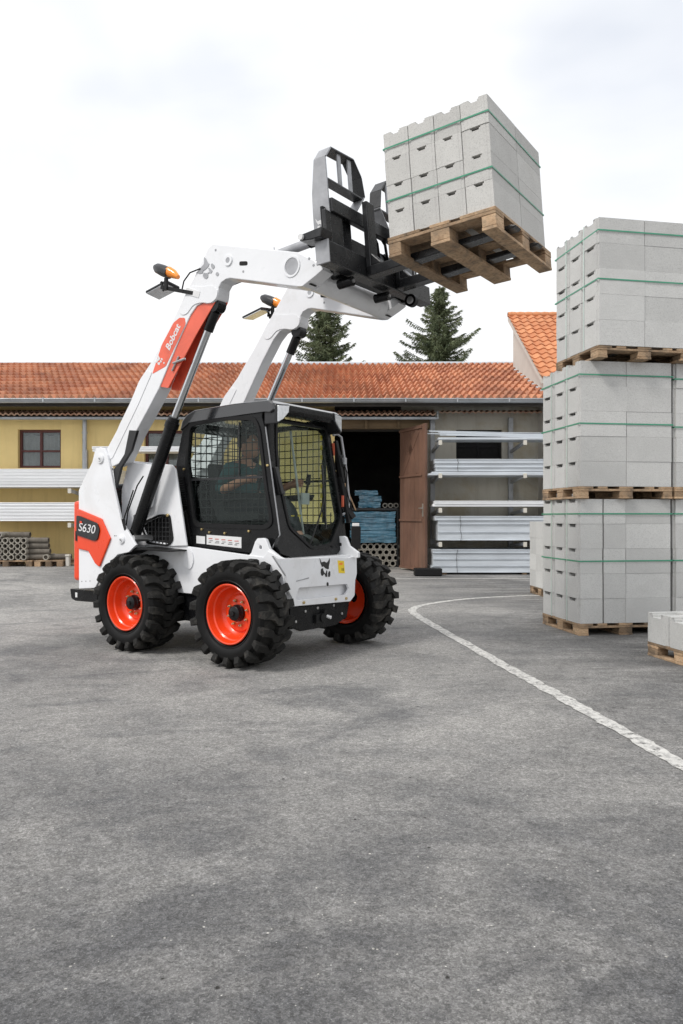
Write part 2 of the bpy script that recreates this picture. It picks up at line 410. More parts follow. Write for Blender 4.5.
mp = t.nodes.new('ShaderNodeMapping'); mp.inputs['Scale'].default_value = (1, 1, 2.2); t.links.new(tc.outputs['Generated'], mp.inputs[0])
n1 = noise(t, 1.9, 6, .5, mp.outputs[0], .4)
cc = mix_col(t, (.72, .74, .775), (.83, .833, .84), ramp(t, n1, .36, .58))
sep = t.nodes.new('ShaderNodeSeparateXYZ'); t.links.new(tc.outputs['Generated'], sep.inputs[0])
cc = mix_col(t, cc, (.83, .83, .83), ramp(t, sep.outputs[2], .35, .0, 0, .8))
t.links.new(cc, b2.inputs[0])
mx = t.nodes.new('ShaderNodeMixShader'); n2 = noise(t, 1.4, 4, .5, mp.outputs[0], .2)
t.links.new(math2(t, 'MULTIPLY', ramp(t, n2, .50, .72, 0, .55), ramp(t, sep.outputs[2], .3, .6)), mx.inputs[0])
t.links.new(b2.outputs[0], mx.inputs[1]); t.links.new(b1.outputs[0], mx.inputs[2]); t.links.new(mx.outputs[0], out.inputs[0])
vs = S.view_settings; S.display_settings.display_device = 'sRGB'
vs.view_transform = 'Standard'; vs.look = 'None'; vs.gamma = 1; vs.use_curve_mapping = False; vs.exposure = .54

# ------------------------------------------------------------------ ground
def sm(x, a, b):
    x = max(0, min(1, (x-a)/(b-a))); return x*x*(3-2*x)
def gz(x, y): return .15*sm(y, 9, 15.0)*sm(-x, -.2, 3.2)*(1-sm(y, 60, 90))
xs = [-220, -80, -40, -20]+[-12+i*.4 for i in range(61)]+[20, 40, 80, 220]
ys = [-60, -20, -5]+[i*.4 for i in range(0, 51)]+[22, 26, 30, 40, 60, 90, 160, 400]
g = MB(); vsn = [(x, y, gz(x, y)) for y in ys for x in xs]; nx = len(xs)
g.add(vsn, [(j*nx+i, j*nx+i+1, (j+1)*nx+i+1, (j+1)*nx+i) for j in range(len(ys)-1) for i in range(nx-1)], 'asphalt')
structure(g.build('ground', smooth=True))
# painted line: left and right edges on the ground
mid = [(2.6,-2.0),(2.1,.8),(1.85,2.1),(1.70,2.95),(1.58,3.48),(1.53,3.88),(1.475,4.25),(1.42,4.66),(1.35,5.15),(1.26,5.8),(1.15,6.65),(1.02,7.6),(.905,8.5),(.865,8.95),(.875,9.3),(1.0,9.68),(1.25,10.05),(1.66,10.45),(2.1,10.72),(2.9,11.0),(4.5,11.2)]
fine_pts = []
for i in range(len(mid)-1):
    p0, p1, p2, p3 = (Vector(mid[max(0, min(len(mid)-1, i+k))]) for k in (-1, 0, 1, 2))
    for k in range(8):
        u = k/8; fine_pts.append(.5*((2*p1)+(p2-p0)*u+(2*p0-5*p1+4*p2-p3)*u*u+(3*p1-p0-3*p2+p3)*u**3))
lm = MB(); L = []
for i, p in enumerate(fine_pts):
    dd = (fine_pts[min(i+1, len(fine_pts)-1)]-fine_pts[max(0, i-1)]).normalized(); nrm = Vector((-dd.y, dd.x))
    wd = .050+.003*random.uniform(-1, 1)
    for sgn in (-1, 1):
        q = p+nrm*sgn*(wd+.009*random.uniform(-1, 1)); L.append((q.x, q.y, gz(q.x, q.y)+.004))
lm.add(L, [(2*i, 2*i+1, 2*i+3, 2*i+2) for i in range(len(fine_pts)-1)], 'line')
structure(lm.build('road_marking', smooth=True))
lm = MB(); n = 24
L = [(.9+i*.3, 13.9+dy, gz(.9+i*.3, 13.9)+.006) for i in range(n) for dy in (0, .11)]
lm.add(L, [(2*i, 2*i+1, 2*i+3, 2*i+2) for i in range(n-1)], 'line'); structure(lm.build('road_marking', smooth=True))
ap = MB(); ap.box((-.9, 15.3, -.1), (7, 16.38, .02), 'kerb'); structure(ap.build('pavement', bevel=.008))

# ------------------------------------------------------------------ building
WY = 16.4
def wall_holes(poly_x0, poly_x1, z1, holes, mat, name, parent):
    mb = MB(); mb.prism([(poly_x0, -.05), (poly_x1, -.05), (poly_x1, z1), (poly_x0, z1)], WY, WY+.3, mat, 'y',
        [[(a, c), (b, c), (b, d), (a, d)] for a, b, c, d in holes])
    return mb.build(name, parent)
bld = thing('warehouse', 'long low yellow and grey rendered warehouse with a clay tiled roof', 'building', (0, 16.4, 0))
def P(o):  # parent keeping the world place: the warehouse origin sits at y 16.4
    o.parent = bld; o.location = o.location-Vector((0, 16.4, 0)); return o
wins = [(-7.06, -6.12, 2.22, 3.06), (-4.30, -3.36, 2.22, 3.04)]
P(wall_holes(-10, -.15, 3.75, wins, 'yellowwall', 'wall', None))
P(wall_holes(1.30, 9, 3.75, [(2.50, 3.50, 2.42, 3.05)], 'beigewall', 'wall', None))
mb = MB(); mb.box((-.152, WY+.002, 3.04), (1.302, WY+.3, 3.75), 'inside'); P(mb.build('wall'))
mb = MB(); mb.box((-.15, WY-.16, 3.06), (1.9, WY-.004, 3.27), 'timber')
for x in (.5, 1.2): mb.box((x, WY-.22, 3.05), (x+.06, WY-.163, 3.28), 'timber')
P(mb.build('lintel', bevel=.006))
# shed interior shell
mb = MB(); x0, x1, y0, y1, z1 = -1.6, 3.0, WY+.3, WY+4.5, 3.4
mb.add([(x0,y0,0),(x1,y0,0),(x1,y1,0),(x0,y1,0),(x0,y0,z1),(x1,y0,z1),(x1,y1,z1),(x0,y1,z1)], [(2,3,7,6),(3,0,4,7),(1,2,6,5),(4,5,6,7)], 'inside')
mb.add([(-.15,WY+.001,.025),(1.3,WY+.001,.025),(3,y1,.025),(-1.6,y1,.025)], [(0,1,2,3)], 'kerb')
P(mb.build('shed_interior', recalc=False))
for (a, b, c, dd) in wins+[(2.50, 3.50, 2.42, 3.05)]:
    fr = MB(); t_ = .055 if a < 0 else .04
    fm = 'winframe' if a < 0 else 'plastic'
    y0, y1 = WY+.10, WY+.16
    for q in ((a, b, c, c+t_), (a, b, dd-t_, dd), (a, a+t_, c+t_, dd-t_), (b-t_, b, c+t_, dd-t_), ((a+b)/2-t_/2, (a+b)/2+t_/2, c+t_, dd-t_)):
        fr.box((q[0], y0, q[2]), (q[1], y1, q[3]), fm)
    zz = c+(dd-c)*.42
    for (u, v) in ((a+t_, (a+b)/2-t_/2), ((a+b)/2+t_/2, b-t_)): fr.box((u, y0, zz), (v, y1, zz+t_*.8), fm)
    wo = P(fr.build('window', bevel=.004))
    gl = MB(); gl.box((a+.01, y0+.03, c+.01), (b-.01, y0+.04, dd-.01), 'glassw' if a < 0 else 'hole')
    go = gl.build('window_pane'); go.parent = wo
    if a < 0:
        cu_ = MB(); n_ = 60; vv = []
        for i in range(n_+1):
            x = a+(b-a)*i/n_; yy = WY+.22+.018*math.sin(i*.9)+.008*math.sin(i*2.3)
            vv += [(x, yy, c-.05), (x, yy, dd-.10-.02*math.sin(i*.35))]
        cu_.add(vv, [(2*i, 2*i+2, 2*i+3, 2*i+1) for i in range(n_)], 'reflection_sheet'); co_ = cu_.build('reflection_sheet', wo, smooth=True)  # added wavy sheet behind the pane, imitates its cloud reflection
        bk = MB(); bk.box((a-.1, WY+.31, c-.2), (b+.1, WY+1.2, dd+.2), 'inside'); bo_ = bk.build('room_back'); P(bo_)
# tiled roofs -----------------------------------------------------------
def tiled(name, xa, xb, ye, ze, ang, rows, gauge, period, amp, mat, thick=.03, tw=2, xclip=None):
    mb = MB(); ca, sa = math.cos(R(ang)), math.sin(R(ang)); seg = 6
    ncol = int((xb-xa)/period)*seg; vs_ = []; uv = []
    for r in range(rows):
        for e, (sl, lift) in enumerate(((0, thick), (gauge+.02, 0.004), (0, 0.0))):
            for i in range(ncol+1):
                x = xa+i*period/seg; ph = 2*math.pi*(i % seg)/seg
                h = amp*math.cos(ph)+ (0.006*random.uniform(-1,1) if e == 0 else 0)
                s_ = r*gauge+sl+(random.uniform(-.006, .006) if e == 0 else 0)
                if e == 2: s_ = r*gauge
                hh = h+lift
                vs_.append((x, ye+s_*ca-hh*sa, ze+s_*sa+hh*ca)); uv.append(((i/seg)/tw, r+.5))
    n_ = ncol+1; fs = []
    for r in range(rows):
        o = r*3*n_
        for i in range(ncol):
            fs.append((o+i, o+i+1, o+n_+i+1, o+n_+i)); fs.append((o+2*n_+i, o+2*n_+i+1, o+i+1, o+i))
    mb.add(vs_, fs, mat); me = bpy.data.meshes.new(name); me.from_pydata(mb.v, [], mb.f); me.materials.append(M[mat])
    ul = me.uv_layers.new(name='tile')
    for p in me.polygons:
        for li, vi in zip(p.loop_indices, p.vertices):
            u, v = uv[vi]; ul.data[li].uv = (min(u, (min(uv[k][0] for k in p.vertices))+.01), v)
    me.polygons.foreach_set('use_smooth', [True]*len(me.polygons)); me.set_sharp_from_angle(angle=R(50))
    o = bpy.data.objects.new(name, me); COL.objects.link(o); return o
EY, EZ, RA = 15.38, 3.545, 20.6
roof = P(tiled('roof', -10, 4.50, EY, EZ, RA, 12, .372, .15, .042, 'tile', .07))
rl = 12*.372
def under(xa, xb, ye, ze, ang, ln, th, mat, name):
    ca, sa = math.cos(R(ang)), math.sin(R(ang)); mb = MB()
    a = (ye, ze-.03); b = (ye+ln*ca, ze+ln*sa-.03)
    mb.add([(xa, a[0], a[1]), (xb, a[0], a[1]), (xb, b[0], b[1]), (xa, b[0], b[1]), (xa, a[0], a[1]-th), (xb, a[0], a[1]-th), (xb, b[0], b[1]-th), (xa, b[0], b[1]-th)],
        [(0,3,2,1),(4,5,6,7),(0,1,5,4),(1,2,6,5),(2,3,7,6),(3,0,4,7)], mat)
    return mb.build(name)
P(under(-10, 4.50, EY+.04, EZ, RA, rl-.05, .10, 'inside', 'roof_deck'))
ry, rz_ = EY+rl*math.cos(R(RA)), EZ+rl*math.sin(R(RA))
mb = MB(); mb.tube([(-10, ry+.05, rz_+.02), (4.5, ry+.05, rz_+.03)], .06, 'ridgecap', 10); P(mb.build('ridge', smooth=60))
# the back slope of the roof, so the building has depth
mb = MB(); mb.add([(-10, ry+.05, rz_), (4.02, ry+.05, rz_), (4.02, ry+3.6, rz_-1.5), (-10, ry+3.6, rz_-1.5)], [(0,1,2,3)], 'tile3')
mb.box((-10, ry+3.2, 0), (4.02, ry+3.5, rz_-1.45), 'beigewall'); P(mb.build('rear_roof_slope', recalc=False))
# gutter, brackets
mb = MB(); prof = [(.075*math.cos(a), .075*math.sin(a)) for a in [math.pi+i*math.pi/8 for i in range(9)]]
outer = [(EY-.06+u, EZ+.0+v) for u, v in prof]; inner = [(EY-.06+u*.9, EZ+v*.9) for u, v in reversed(prof)]
mb.prism(outer+inner, -10, 6, 'gutter', 'x'); mb.tube([(-10, EY-.137, EZ+.003), (6, EY-.137, EZ+.003)], .012, 'gutter', 8)
P(mb.build('gutter', smooth=50))
for i in range(14):
    x = -9.2+i*1.05; mb = MB(); mb.bar((x, EY-.148, EZ+.02), (x, EY-.148, EZ-.06), .03, .006, 'gutter', (0, 1, 0)); mb.bar((x, EY-.15, EZ+.02), (x, EY+.1, EZ+.035), .03, .006, 'gutter')
    P(mb.build('gutter_bracket'))
# little pent roof under the eaves
P(tiled('pent_roof', -10, 2.0, 15.95, 3.31, 18, 2, .26, .12, .017, 'tile3', .04))
P(under(-10, 2.02, 15.99, 3.30, 18, .42, .05, 'gutter', 'pent_roof_board'))
P(tiled('pent_roof', 2.08, 5.5, 16.05, 3.37, 18, 1, .26, .12, .015, 'tile3', .03))
mb = MB(); mb.bar((-10, 15.97, 3.25), (2.06, 15.97, 3.25), .03, .045, 'gutter'); mb.bar((2.04, 15.96, 3.24), (2.04, 15.96, 3.40), .03, .05, 'gutter', (0, 1, 0)); P(mb.build('pent_roof_edge'))
mb = MB(); mb.tube([(-5.56, 16.28, .1), (-5.56, 16.28, 3.28)], .05, 'gutter', 12)
for z in (.9, 2.0, 2.95): mb.tube([(-5.56, 16.28, z), (-5.56, 16.28, z+.05)], .058, 'gutter', 12)
P(mb.build('downpipe', smooth=50))
# neighbour house -------------------------------------------------------
hs = thing('house', 'taller neighbour house with bright orange tiled roof and pale side wall', 'building', (4.1, 18.7, 0))
def PH(o): o.parent = hs; o.location = o.location-Vector((4.1, 18.7, 0)); return o
ang = 34.0; he, hz = 15.5, 4.03
PH(tiled('roof', 4.10, 9.0, he, hz, ang, 15, .252, .2, .022, 'tile2', .03, tw=1))
PH(under(4.12, 9.0, he+.03, hz, ang, 15*.25, .09, 'verge', 'roof_deck'))
mb = MB(); tp = 15*.252
mb.prism([(15.75, 0), (18.75, 0), (18.75, hz+tp*math.sin(R(ang))-.2), (15.75, hz+.02)], 4.28, 8.9, 'verge', 'x'); PH(mb.build('wall'))
mb = MB(); ca, sa = math.cos(R(ang)), math.sin(R(ang))
for k in range(26):
    x = 4.12+k*.2; mb.lathe([(0, .06), (.1, .072), (.2, .066)], (x, he+tp*ca, hz+tp*sa+.02), 'x', 'tile2', 10)
PH(mb.build('ridge', smooth=50))
mb = MB(); yy, zz = he+13.4*.252*ca, hz+13.4*.252*sa
mb.add([(5.28,yy,zz+.02),(5.52,yy,zz+.02),(5.40,yy,zz+.22),(5.28,yy+.2,zz+.15),(5.52,yy+.2,zz+.15),(5.40,yy+.2,zz+.26)], [(0,1,2),(3,5,4),(0,2,5,3),(1,4,5,2)], 'plastic')
PH(mb.build('roof_vent', recalc=False))
mb = MB(); mb.bar((4.255, EY+.1, EZ+.08), (4.255, 18.7, EZ+.08+(18.6-EY)*math.tan(R(RA))), .04, .06, 'ridgecap'); P(mb.build('roof_flashing'))

# ------------------------------------------------------------------ shed door and contents
dr = thing('shed_door', 'brown rusty shed door leaf standing open with a cross brace', 'door', (1.29, 16.25, .06))
dv = Vector((1.73-1.29, 15.15-16.25)); DW = dv.length; dr.rotation_euler = (0, 0, math.atan2(dv.y, dv.x))
mb = MB(); mb.box((0, -.018, 0), (DW, .0, 2.98), 'rust')
for k in range(7): mb.box((DW*k/7+.004, -.03, .01*(k % 3)), (DW*(k+1)/7-.004, -.0185, 2.97-.01*(k % 2)), 'rust')
mb.build('door_leaf', dr, bevel=.003)
for z in (.0, 1.0, 1.93, 2.90):
    mb = MB(); mb.box((.0, -.055, z), (DW-.15, -.0305, z+.045), 'rust'); mb.build('rail', dr, bevel=.004)
mb = MB(); mb.box((DW-.13, -.05, 0), (DW, -.0305, 2.98), 'rust'); mb.build('stile', dr, bevel=.004)
for p, q in (((.05, 1.97), (DW-.35, 2.88)), ((.35, 2.88), (DW-.45, 1.97))):
    mb = MB(); mb.bar((p[0], -.034, p[1]), (q[0], -.034, q[1]), .16, .006, M['rust'] if 0 else 'rust', (0, 1, 0)); mb.build('brace', dr)
mb = MB(); mb.box((DW-.12, -.058, 1.10), (DW-.07, -.0505, 1.36), 'steel'); mb.bar((DW-.2, -.09, 1.27), (DW-.08, -.09, 1.27), .02, .02, 'steel'); mb.bar((DW-.09, -.09, 1.27), (DW-.09, -.055, 1.27), .018, .018, 'steel')
mb.build('door_handle', dr)

def wrapped(x0, x1, y0, y1, z0, z1, label, group):
    mb = MB(); nx_, nz = 14, 4
    bx = MB(); bx.box((x0, y0, z0), (x1, y1, z1), 'blue'); o = bx.build('wrapped_bundle')
    import bmesh
    bm = bmesh.new(); bm.from_mesh(o.data); bmesh.ops.subdivide_edges(bm, edges=bm.edges, cuts=7, use_grid_fill=True)
    for v in bm.verts:
        v.co += Vector((random.uniform(-.012, .012), random.uniform(-.015, .01), random.uniform(-.008, .008)))
    bm.to_mesh(o.data); bm.free(); o.data.polygons.foreach_set('use_smooth', [True]*len(o.data.polygons)); o.data.set_sharp_from_angle(angle=R(60))
    tag(o, label, 'bundle', group); return o
shelf = thing('storage_shelf', 'dark steel shelf holding blue packages inside the open shed', 'shelf', (0, 0, 0))
shelf.location = (.7, 17.2, .03)
mb = MB(); mb.box((-.9, -.35, 1.27), (.58, .6, 1.32), 'frame'); mb.build('shelf_board', shelf)
for x in (-.88, .54):
    for y in (-.33, .55):
        mb = MB(); mb.box((x, y, 0), (x+.04, y+.04, 1.268), 'frame'); mb.build('upright', shelf)
ordn = ['lowest', 'second from bottom', 'middle', 'second from top', 'topmost']
zz = .57
for i in range(5):
    hgt = (.13, .15, .17, .13, .12)[i]
    wrapped(.20+random.uniform(-.02, .02)-(.14 if i > 2 else 0), 1.22+random.uniform(-.02, .02), 16.84, 17.7, zz+.004, zz+hgt, f'blue plastic wrapped bundle, {ordn[i]} in the pile under the shed shelf', 'blue bundles under the shelf')
    zz += hgt
zz = 1.352
for i, (a, b, h_) in enumerate(((.38, .88, .14), (.40, .90, .14), (.30, .82, .12))):
    wrapped(a, b, 16.95, 17.5, zz+.004, zz+h_, f'small blue wrapped package, {["bottom","middle","top"][i]} one of three on the shed shelf', 'blue packages on the shelf'); zz += h_
def pipe_mesh(r, ri, ln, mat, n=8, matin='hole'):
    mb = MB(); 
    # outer octagon/round shell, bore and end rings, lying along +Y
    def ring(rr, y, off=math.pi/8): return [(rr*math.cos(off+2*math.pi*k/n), y, rr*math.sin(off+2*math.pi*k/n)) for k in range(n)]
    v = ring(r, 0)+ring(ri, 0)+ring(r, ln)+ring(ri, ln); f = []
    for k in range(n):
        j = (k+1) % n
        f += [(k, j, n+j, n+k), (2*n+j, 2*n+k, 3*n+k, 3*n+j), (j, k, 2*n+k, 2*n+j), (n+k, n+j, 3*n+j, 3*n+k)]
    mb.add(v, f, mat); return mb
pm = pipe_mesh(.077, .048, .8, 'clay', 12)
p0 = pm.build('hollow_pipe'); first = True
rown = ['bottom', 'second', 'third', 'top']
for r_ in range(4):
    for c_ in range(7):
        o = p0 if first else p0.copy()
        if not first: COL.objects.link(o)
        first = False
        o.location = (.30+c_*.142+(.071 if r_ % 2 else 0)-.0, 16.88, .105+r_*.126)
        tag(o, f'grey hollow clay pipe in the shed, {rown[r_]} row, number {c_+1} from the left', 'pipe', 'clay pipes stacked in the shed')
for i in range(3):
    o = p0.copy(); COL.objects.link(o); o.location = (.98+i*.125, 16.93, 1.41); o.scale = (.75, .5, .75)
    tag(o, f'short pale pipe on the shed shelf, {["left","middle","right"][i]} of three', 'pipe', 'pale pipes on the shelf')
mb = MB(); mb.bar((.05, 16.7, 1.95), (.32, 16.75, 1.30), .10, .03, 'wood', (1, 0, .3)); tag(mb.build('plank', bevel=.004), 'short brown plank leaning beside the shed shelf', 'plank')
bn = thing('post', 'dark post with a pale cap standing in the shed doorway', 'post', (.30, 16.1, .02))
mb = MB(); mb.box((-.09, -.08, .45), (.11, .08, .93), 'plastic'); mb.box((-.03, -.03, 0), (.05, .03, .449), 'plastic'); mb.build('post_body', bn, bevel=.012)
mb = MB(); mb.box((-.07, -.06, .932), (.08, .06, 1.0), 'label'); mb.build('cap', bn, bevel=.01)
mb = MB(); mb.box((1.42, 14.55, .01), (1.95, 14.85, .15), 'plastic'); tag(mb.build('ramp_block', bevel=.012), 'black rubber ramp block lying below the open shed door', 'block')

# ------------------------------------------------------------------ racks with metal profiles
def rack(name, label, xs_, arms, y_wall, y_end, ztop, group):
    t_ = thing(name, label, 'rack', (xs_[0], y_wall, 0), 0, group)
    for x in xs_:
        mb = MB(); mb.box((x-xs_[0]-.05, -.06, 0), (x-xs_[0]+.05, .04, ztop), 'rack'); mb.build('upright', t_, bevel=.004)
        for z in arms:
            if z > 2.4 and x < -5: continue
            mb = MB(); mb.bar((x-xs_[0], -.06, z-.12), (x-xs_[0], y_end-y_wall, z-.035), .05, .06, 'rack'); a_ = mb.build('arm', t_)
            mb = MB(); mb.box((x-xs_[0]-.034, y_end-y_wall-.03, z-.095), (x-xs_[0]+.034, y_end-y_wall-.002, z-.0), 'capwhite'); mb.build('end_cap', a_, bevel=.004)
    return t_
def bundle(x0, x1, y0, zlist, label, mat, group, dy=.5, jag=.05, name='profile_bundle', layers=1, lip=True):
    """a pack of long folded profiles: each layer is a thin channel with a lip"""
    t_ = thing(name, label, 'metal profiles', (x0, y0, zlist[0]), 0, group)
    for i in range(len(zlist)-1):
        za, zb = zlist[i]-zlist[0], zlist[i+1]-zlist[0]; e = random.uniform(-jag, jag); off = random.uniform(0, .015)
        mb = MB(); h = zb-za
        mb.box((e, off, za+.001), (x1-x0, dy, zb-.001), mat)
        if lip and h > .05:
            mb.box((e+.003, off-.014, zb-.016), (x1-x0, off-.0005, zb-.005), mat); mb.box((e+.003, off-.014, za+.004), (x1-x0, off-.0005, za+.014), mat)
        mb.build('profile', t_, bevel=.002)
    for xx in (.30, .95) if False else ():
        pass
    return t_
RX = [1.97, 3.66, 5.3]
rack('cantilever_rack', 'grey wall rack carrying galvanised profiles to the right of the open shed door', RX, [2.68, 2.02, 1.33, .65], 16.3, 15.0, 3.3, None)
G = 'galvanised profile packs on the right hand rack'
t_ = bundle(1.90, 5.6, 15.05, [2.70, 2.745], 'loose thin galvanised profiles lying crooked on the top rack arms', 'galv', G, .6)
for k in range(7):
    mb = MB(); zz = .055+.022*k; a_ = random.uniform(-.02, .02)
    mb.bar((-.12+random.uniform(-.1, .35), .05+.07*k, zz+.04), (3.6, .05+.07*k, zz-.03+a_), .05, .016, 'galv'); mb.build('profile', t_)
bundle(1.86, 5.6, 15.02, [2.06, 2.14, 2.22, 2.31], 'pale galvanised profile pack on the second rack level', 'galv', G, .9)
bundle(1.78, 5.6, 15.0, [1.985, 2.02, 2.055], 'two thin grey sheets under the second level profile pack', 'galv', G, .9)
bundle(1.86, 5.6, 15.04, [1.36, 1.41, 1.475], 'thin pale profile pack on the third rack level', 'galvwhite', G, .7)
bundle(1.90, 5.6, 15.02, [.68, .84, 1.0, 1.08, 1.17], 'thick pale blue profile pack on the lowest rack arms', 'galv', G, 1.0, jag=.035)
bundle(1.80, 5.6, 14.98, [.04, .17, .31, .43, .50], 'thick pale blue profile pack lying lowest near the ground', 'galv', G, 1.0, jag=.04)
for i, (x, z0, z1, lb) in enumerate(((2.38, .68, 1.17, 'lowest rack arms'), (2.30, .04, .50, 'ground'), (2.32, 2.06, 2.31, 'second rack level'))):
    mb = MB(); pts = [(x+random.uniform(-.015, .015), 15.0-(.04 if i == 1 else 0), z0+(z1-z0)*k/7) for k in range(8)]
    mb.tube(pts, .004, 'ink', 6); tag(mb.build('strap'), f'thin black strap round the profile pack on the {lb}', 'strap')
for x in (2.0, 3.6, 5.2):
    mb = MB(); mb.box((x, 15.0, 0), (x+.1, 15.9, .04), 'wood')
    tag(mb.build('timber_bearer', bevel=.003), f'timber bearer on the ground under the lowest profile pack, {["left","middle","right"][int((x-2)/1.6+.5)]} one', 'timber')
# left racks
LX = [-8.9, -5.55, -2.6]
rack('cantilever_rack', 'wall rack carrying white profiles in front of the yellow wall', LX, [1.73, 1.03, 2.46], 16.3, 15.36, 2.6, None)
G = 'white profile packs on the left hand rack'
bundle(-9.6, -4.62, 15.4, [1.765+.062*i for i in range(7)], 'white profile pack on the middle arms of the left rack', 'galvwhite', G, .8, jag=.02)
bundle(-9.6, -4.72, 15.4, [1.065+.064*i for i in range(7)], 'white profile pack on the lowest arms of the left rack', 'galvwhite', G, .8, jag=.02)
bundle(-5.10, -2.6, 15.42, [2.49, 2.545, 2.60], 'single narrow white profiles on the upper arms of the left rack', 'galvwhite', G, .5, jag=.02)

# ------------------------------------------------------------------ pallets
def make_pallet(A, B, H, deck_gap=True):
    """runners along local y (length B), width A along local x, top of deck at z=H; origin at ground centre"""
    t_ = thing('wooden_pallet', 'x', 'pallet')
    tb = .022; bl = H-3*tb
    for x in (-A/2+.05, 0, A/2-.05):
        wd = .10 if x else .14
        mb = MB(); mb.box((x-wd/2, -B/2, 0), (x+wd/2, B/2, tb-.001), 'wood'); mb.build('bottom_board', t_, bevel=.003)
        for y in (-B/2+.0725, 0, B/2-.0725):
            mb = MB(); mb.box((x-wd/2+.002, y-.0705, tb), (x+wd/2-.002, y+.0705, tb+bl-.001), 'wood'); mb.build('spacer_block', t_, bevel=.004)
    for y in (-B/2+.0725, 0, B/2-.0725):
        mb = MB(); mb.box((-A/2, y-.0725, tb+bl), (A/2, y+.0725, 2*tb+bl-.001), 'wood'); mb.build('stringer_board', t_, bevel=.003)
    n = 5; 
    for i in range(n):
        wd = .145 if i in (0, 2, 4) else .10
        x = -A/2+wd/2 + (A-wd)*i/(n-1) if i in (0, 4) else -A/2+A*i/(n-1)
        mb = MB(); mb.box((x-wd/2, -B/2, 2*tb+bl), (x+wd/2, B/2, H), 'wood'); mb.build('deck_board', t_, bevel=.003)
    return t_
def make_block(L_, W_, H_, mat, name='concrete_block', nw=.5, nd=.10, nh=.026, groove=True, g=.011):
    """length along x from 0 (grooved end) to L_, width along y centred, a grip slot in the top of each end"""
    mb = MB(); e = .002
    w = W_/2-e; L0, L1 = 0, L_-e
    gr = [(-w, L0), (-w*.86, L0)]
    def plan(slot):
        # start at back right, go round; grooved end face on x = 0
        p = [(L1, -w), (L1, w)]
        end = [(L0+g*1.3, w), (L0+g*1.3, w*.80), (L0, w*.76), (L0, w*.42)] if groove else [(L0, w)]
        end2 = [(L0, -w*.42), (L0, -w*.76), (L0+g*1.3, -w*.80), (L0+g*1.3, -w)] if groove else [(L0, -w)]
        if slot: end += [(L0, slot*w), (L0+nd, slot*w*.9), (L0+nd, -slot*w*.9), (L0, -slot*w)]
        return p+end+end2
    if nh:
        mb.prism(plan(0), 0, H_-nh, mat, 'z')
        mb.prism(plan(nw*.72), H_-nh, H_-nh*.5, mat, 'z', capa=False, capb=True)
        mb.prism(plan(nw), H_-nh*.5, H_-.0015, mat, 'z', capa=False)
    else: mb.prism(plan(0), 0, H_-.0015, mat, 'z')
    o = mb.build(name, bevel=.0035, recalc=False)
    import bmesh
    bm = bmesh.new(); bm.from_mesh(o.data); bmesh.ops.recalc_face_normals(bm, faces=bm.faces); bm.to_mesh(o.data); bm.free()
    return o
used = {}
def put(proto, key, Mx):
    if key not in used: used[key] = True; o = proto
    else: o = dup(proto)
    o.matrix_world = Mx; return o
PA, PB, PH_ = .97, .86, .115
stack_pal = make_pallet(PA, PB, PH_)
BL, BW, BH = .485, .292, .2416
blk = make_block(BL, BW, BH, 'block', nw=.62, nh=.034, nd=.23); plainb = make_block(BL, BW, BH, 'block', name='concrete_block', nh=0, groove=False); half = make_block(BL/2, BW, BH, 'block', nw=.62, nh=.034, nd=.20)
# ---- raised pallet load
def loader_matrix():
    return Matrix.Translation((-.853, 5.652, 0)) @ Matrix.Rotation(-R(35.6), 4, 'Z')
LM = loader_matrix()
TILT = R(-3.5)
LOAD = LM @ Matrix.Translation((1.215, .81, 3.083)) @ Matrix.Rotation(R(2.2), 4, 'Z') @ Matrix.Rotation(TILT, 4, 'Y') @ Matrix.Rotation(R(1.6), 4, 'X')
rp = make_pallet(.785, 1.11, .138); rp['label'] = 'weathered wooden pallet lifted high on the loader forks'
rp.matrix_world = LOAD @ Matrix.Translation((.386, .035, -.139))
lb = make_block(.50, .1920, .181, 'blocklight', nw=.36, nd=.22, nh=.024, groove=True, g=.0025)
ords = ['bottom', 'second', 'third', 'top']; cols = ['rearmost', 'second from the rear', 'third from the rear', 'foremost']
for k in range(4):
    for i in range(4):
        for j in range(2):
            # near row: grooved end faces -y ; far row: grooved end faces +y
            if j == 0: Mx = Matrix.Translation((.096+.192*i+random.uniform(-.001,.001), -.502+random.uniform(-.003,.003), .181*k)) @ Matrix.Rotation(R(90), 4, 'Z')
            else: Mx = Matrix.Translation((.096+.192*i, .50, .181*k)) @ Matrix.Rotation(R(-90), 4, 'Z')
            o = put(lb, 'lb', LOAD @ Mx)
            tag(o, f'lifted concrete block, {ords[k]} course, {"near" if j == 0 else "far"} row, {cols[i]}', 'concrete block', 'concrete blocks lifted on the forks')
def strap_loop(x0, x1, y0, y1, z, h, mat, name, label, Mx, group, axis='z', th=.002):
    mb = MB(); o_ = .0035
    if axis == 'z':
        outer = [(x0-o_, y0-o_), (x1+o_, y0-o_), (x1+o_, y1+o_), (x0-o_, y1+o_)]; inn = [(x0-o_+th, y0-o_+th), (x1+o_-th, y0-o_+th), (x1+o_-th, y1+o_-th), (x0-o_+th, y1+o_-th)]
        mb.prism(outer, z, z+h, mat, 'z', [inn])
    else:  # loop in the x-z plane at y = z
        outer = [(x0-o_, y0-o_), (x1+o_, y0-o_), (x1+o_, y1+o_), (x0-o_, y1+o_)]; inn = [(x0-o_+th, y0-o_+th), (x1+o_-th, y0-o_+th), (x1+o_-th, y1+o_-th), (x0-o_+th, y1+o_-th)]
        mb.prism(outer, z, z+h, mat, 'y', [inn])
    o = mb.build(name); o.matrix_world = Mx; tag(o, label, 'strap', group); return o
strap_loop(0, .768, -.505, .502, .250, .010, 'green', 'packing_strap', 'lower green strap around the lifted block load', LOAD, 'straps on the lifted load')
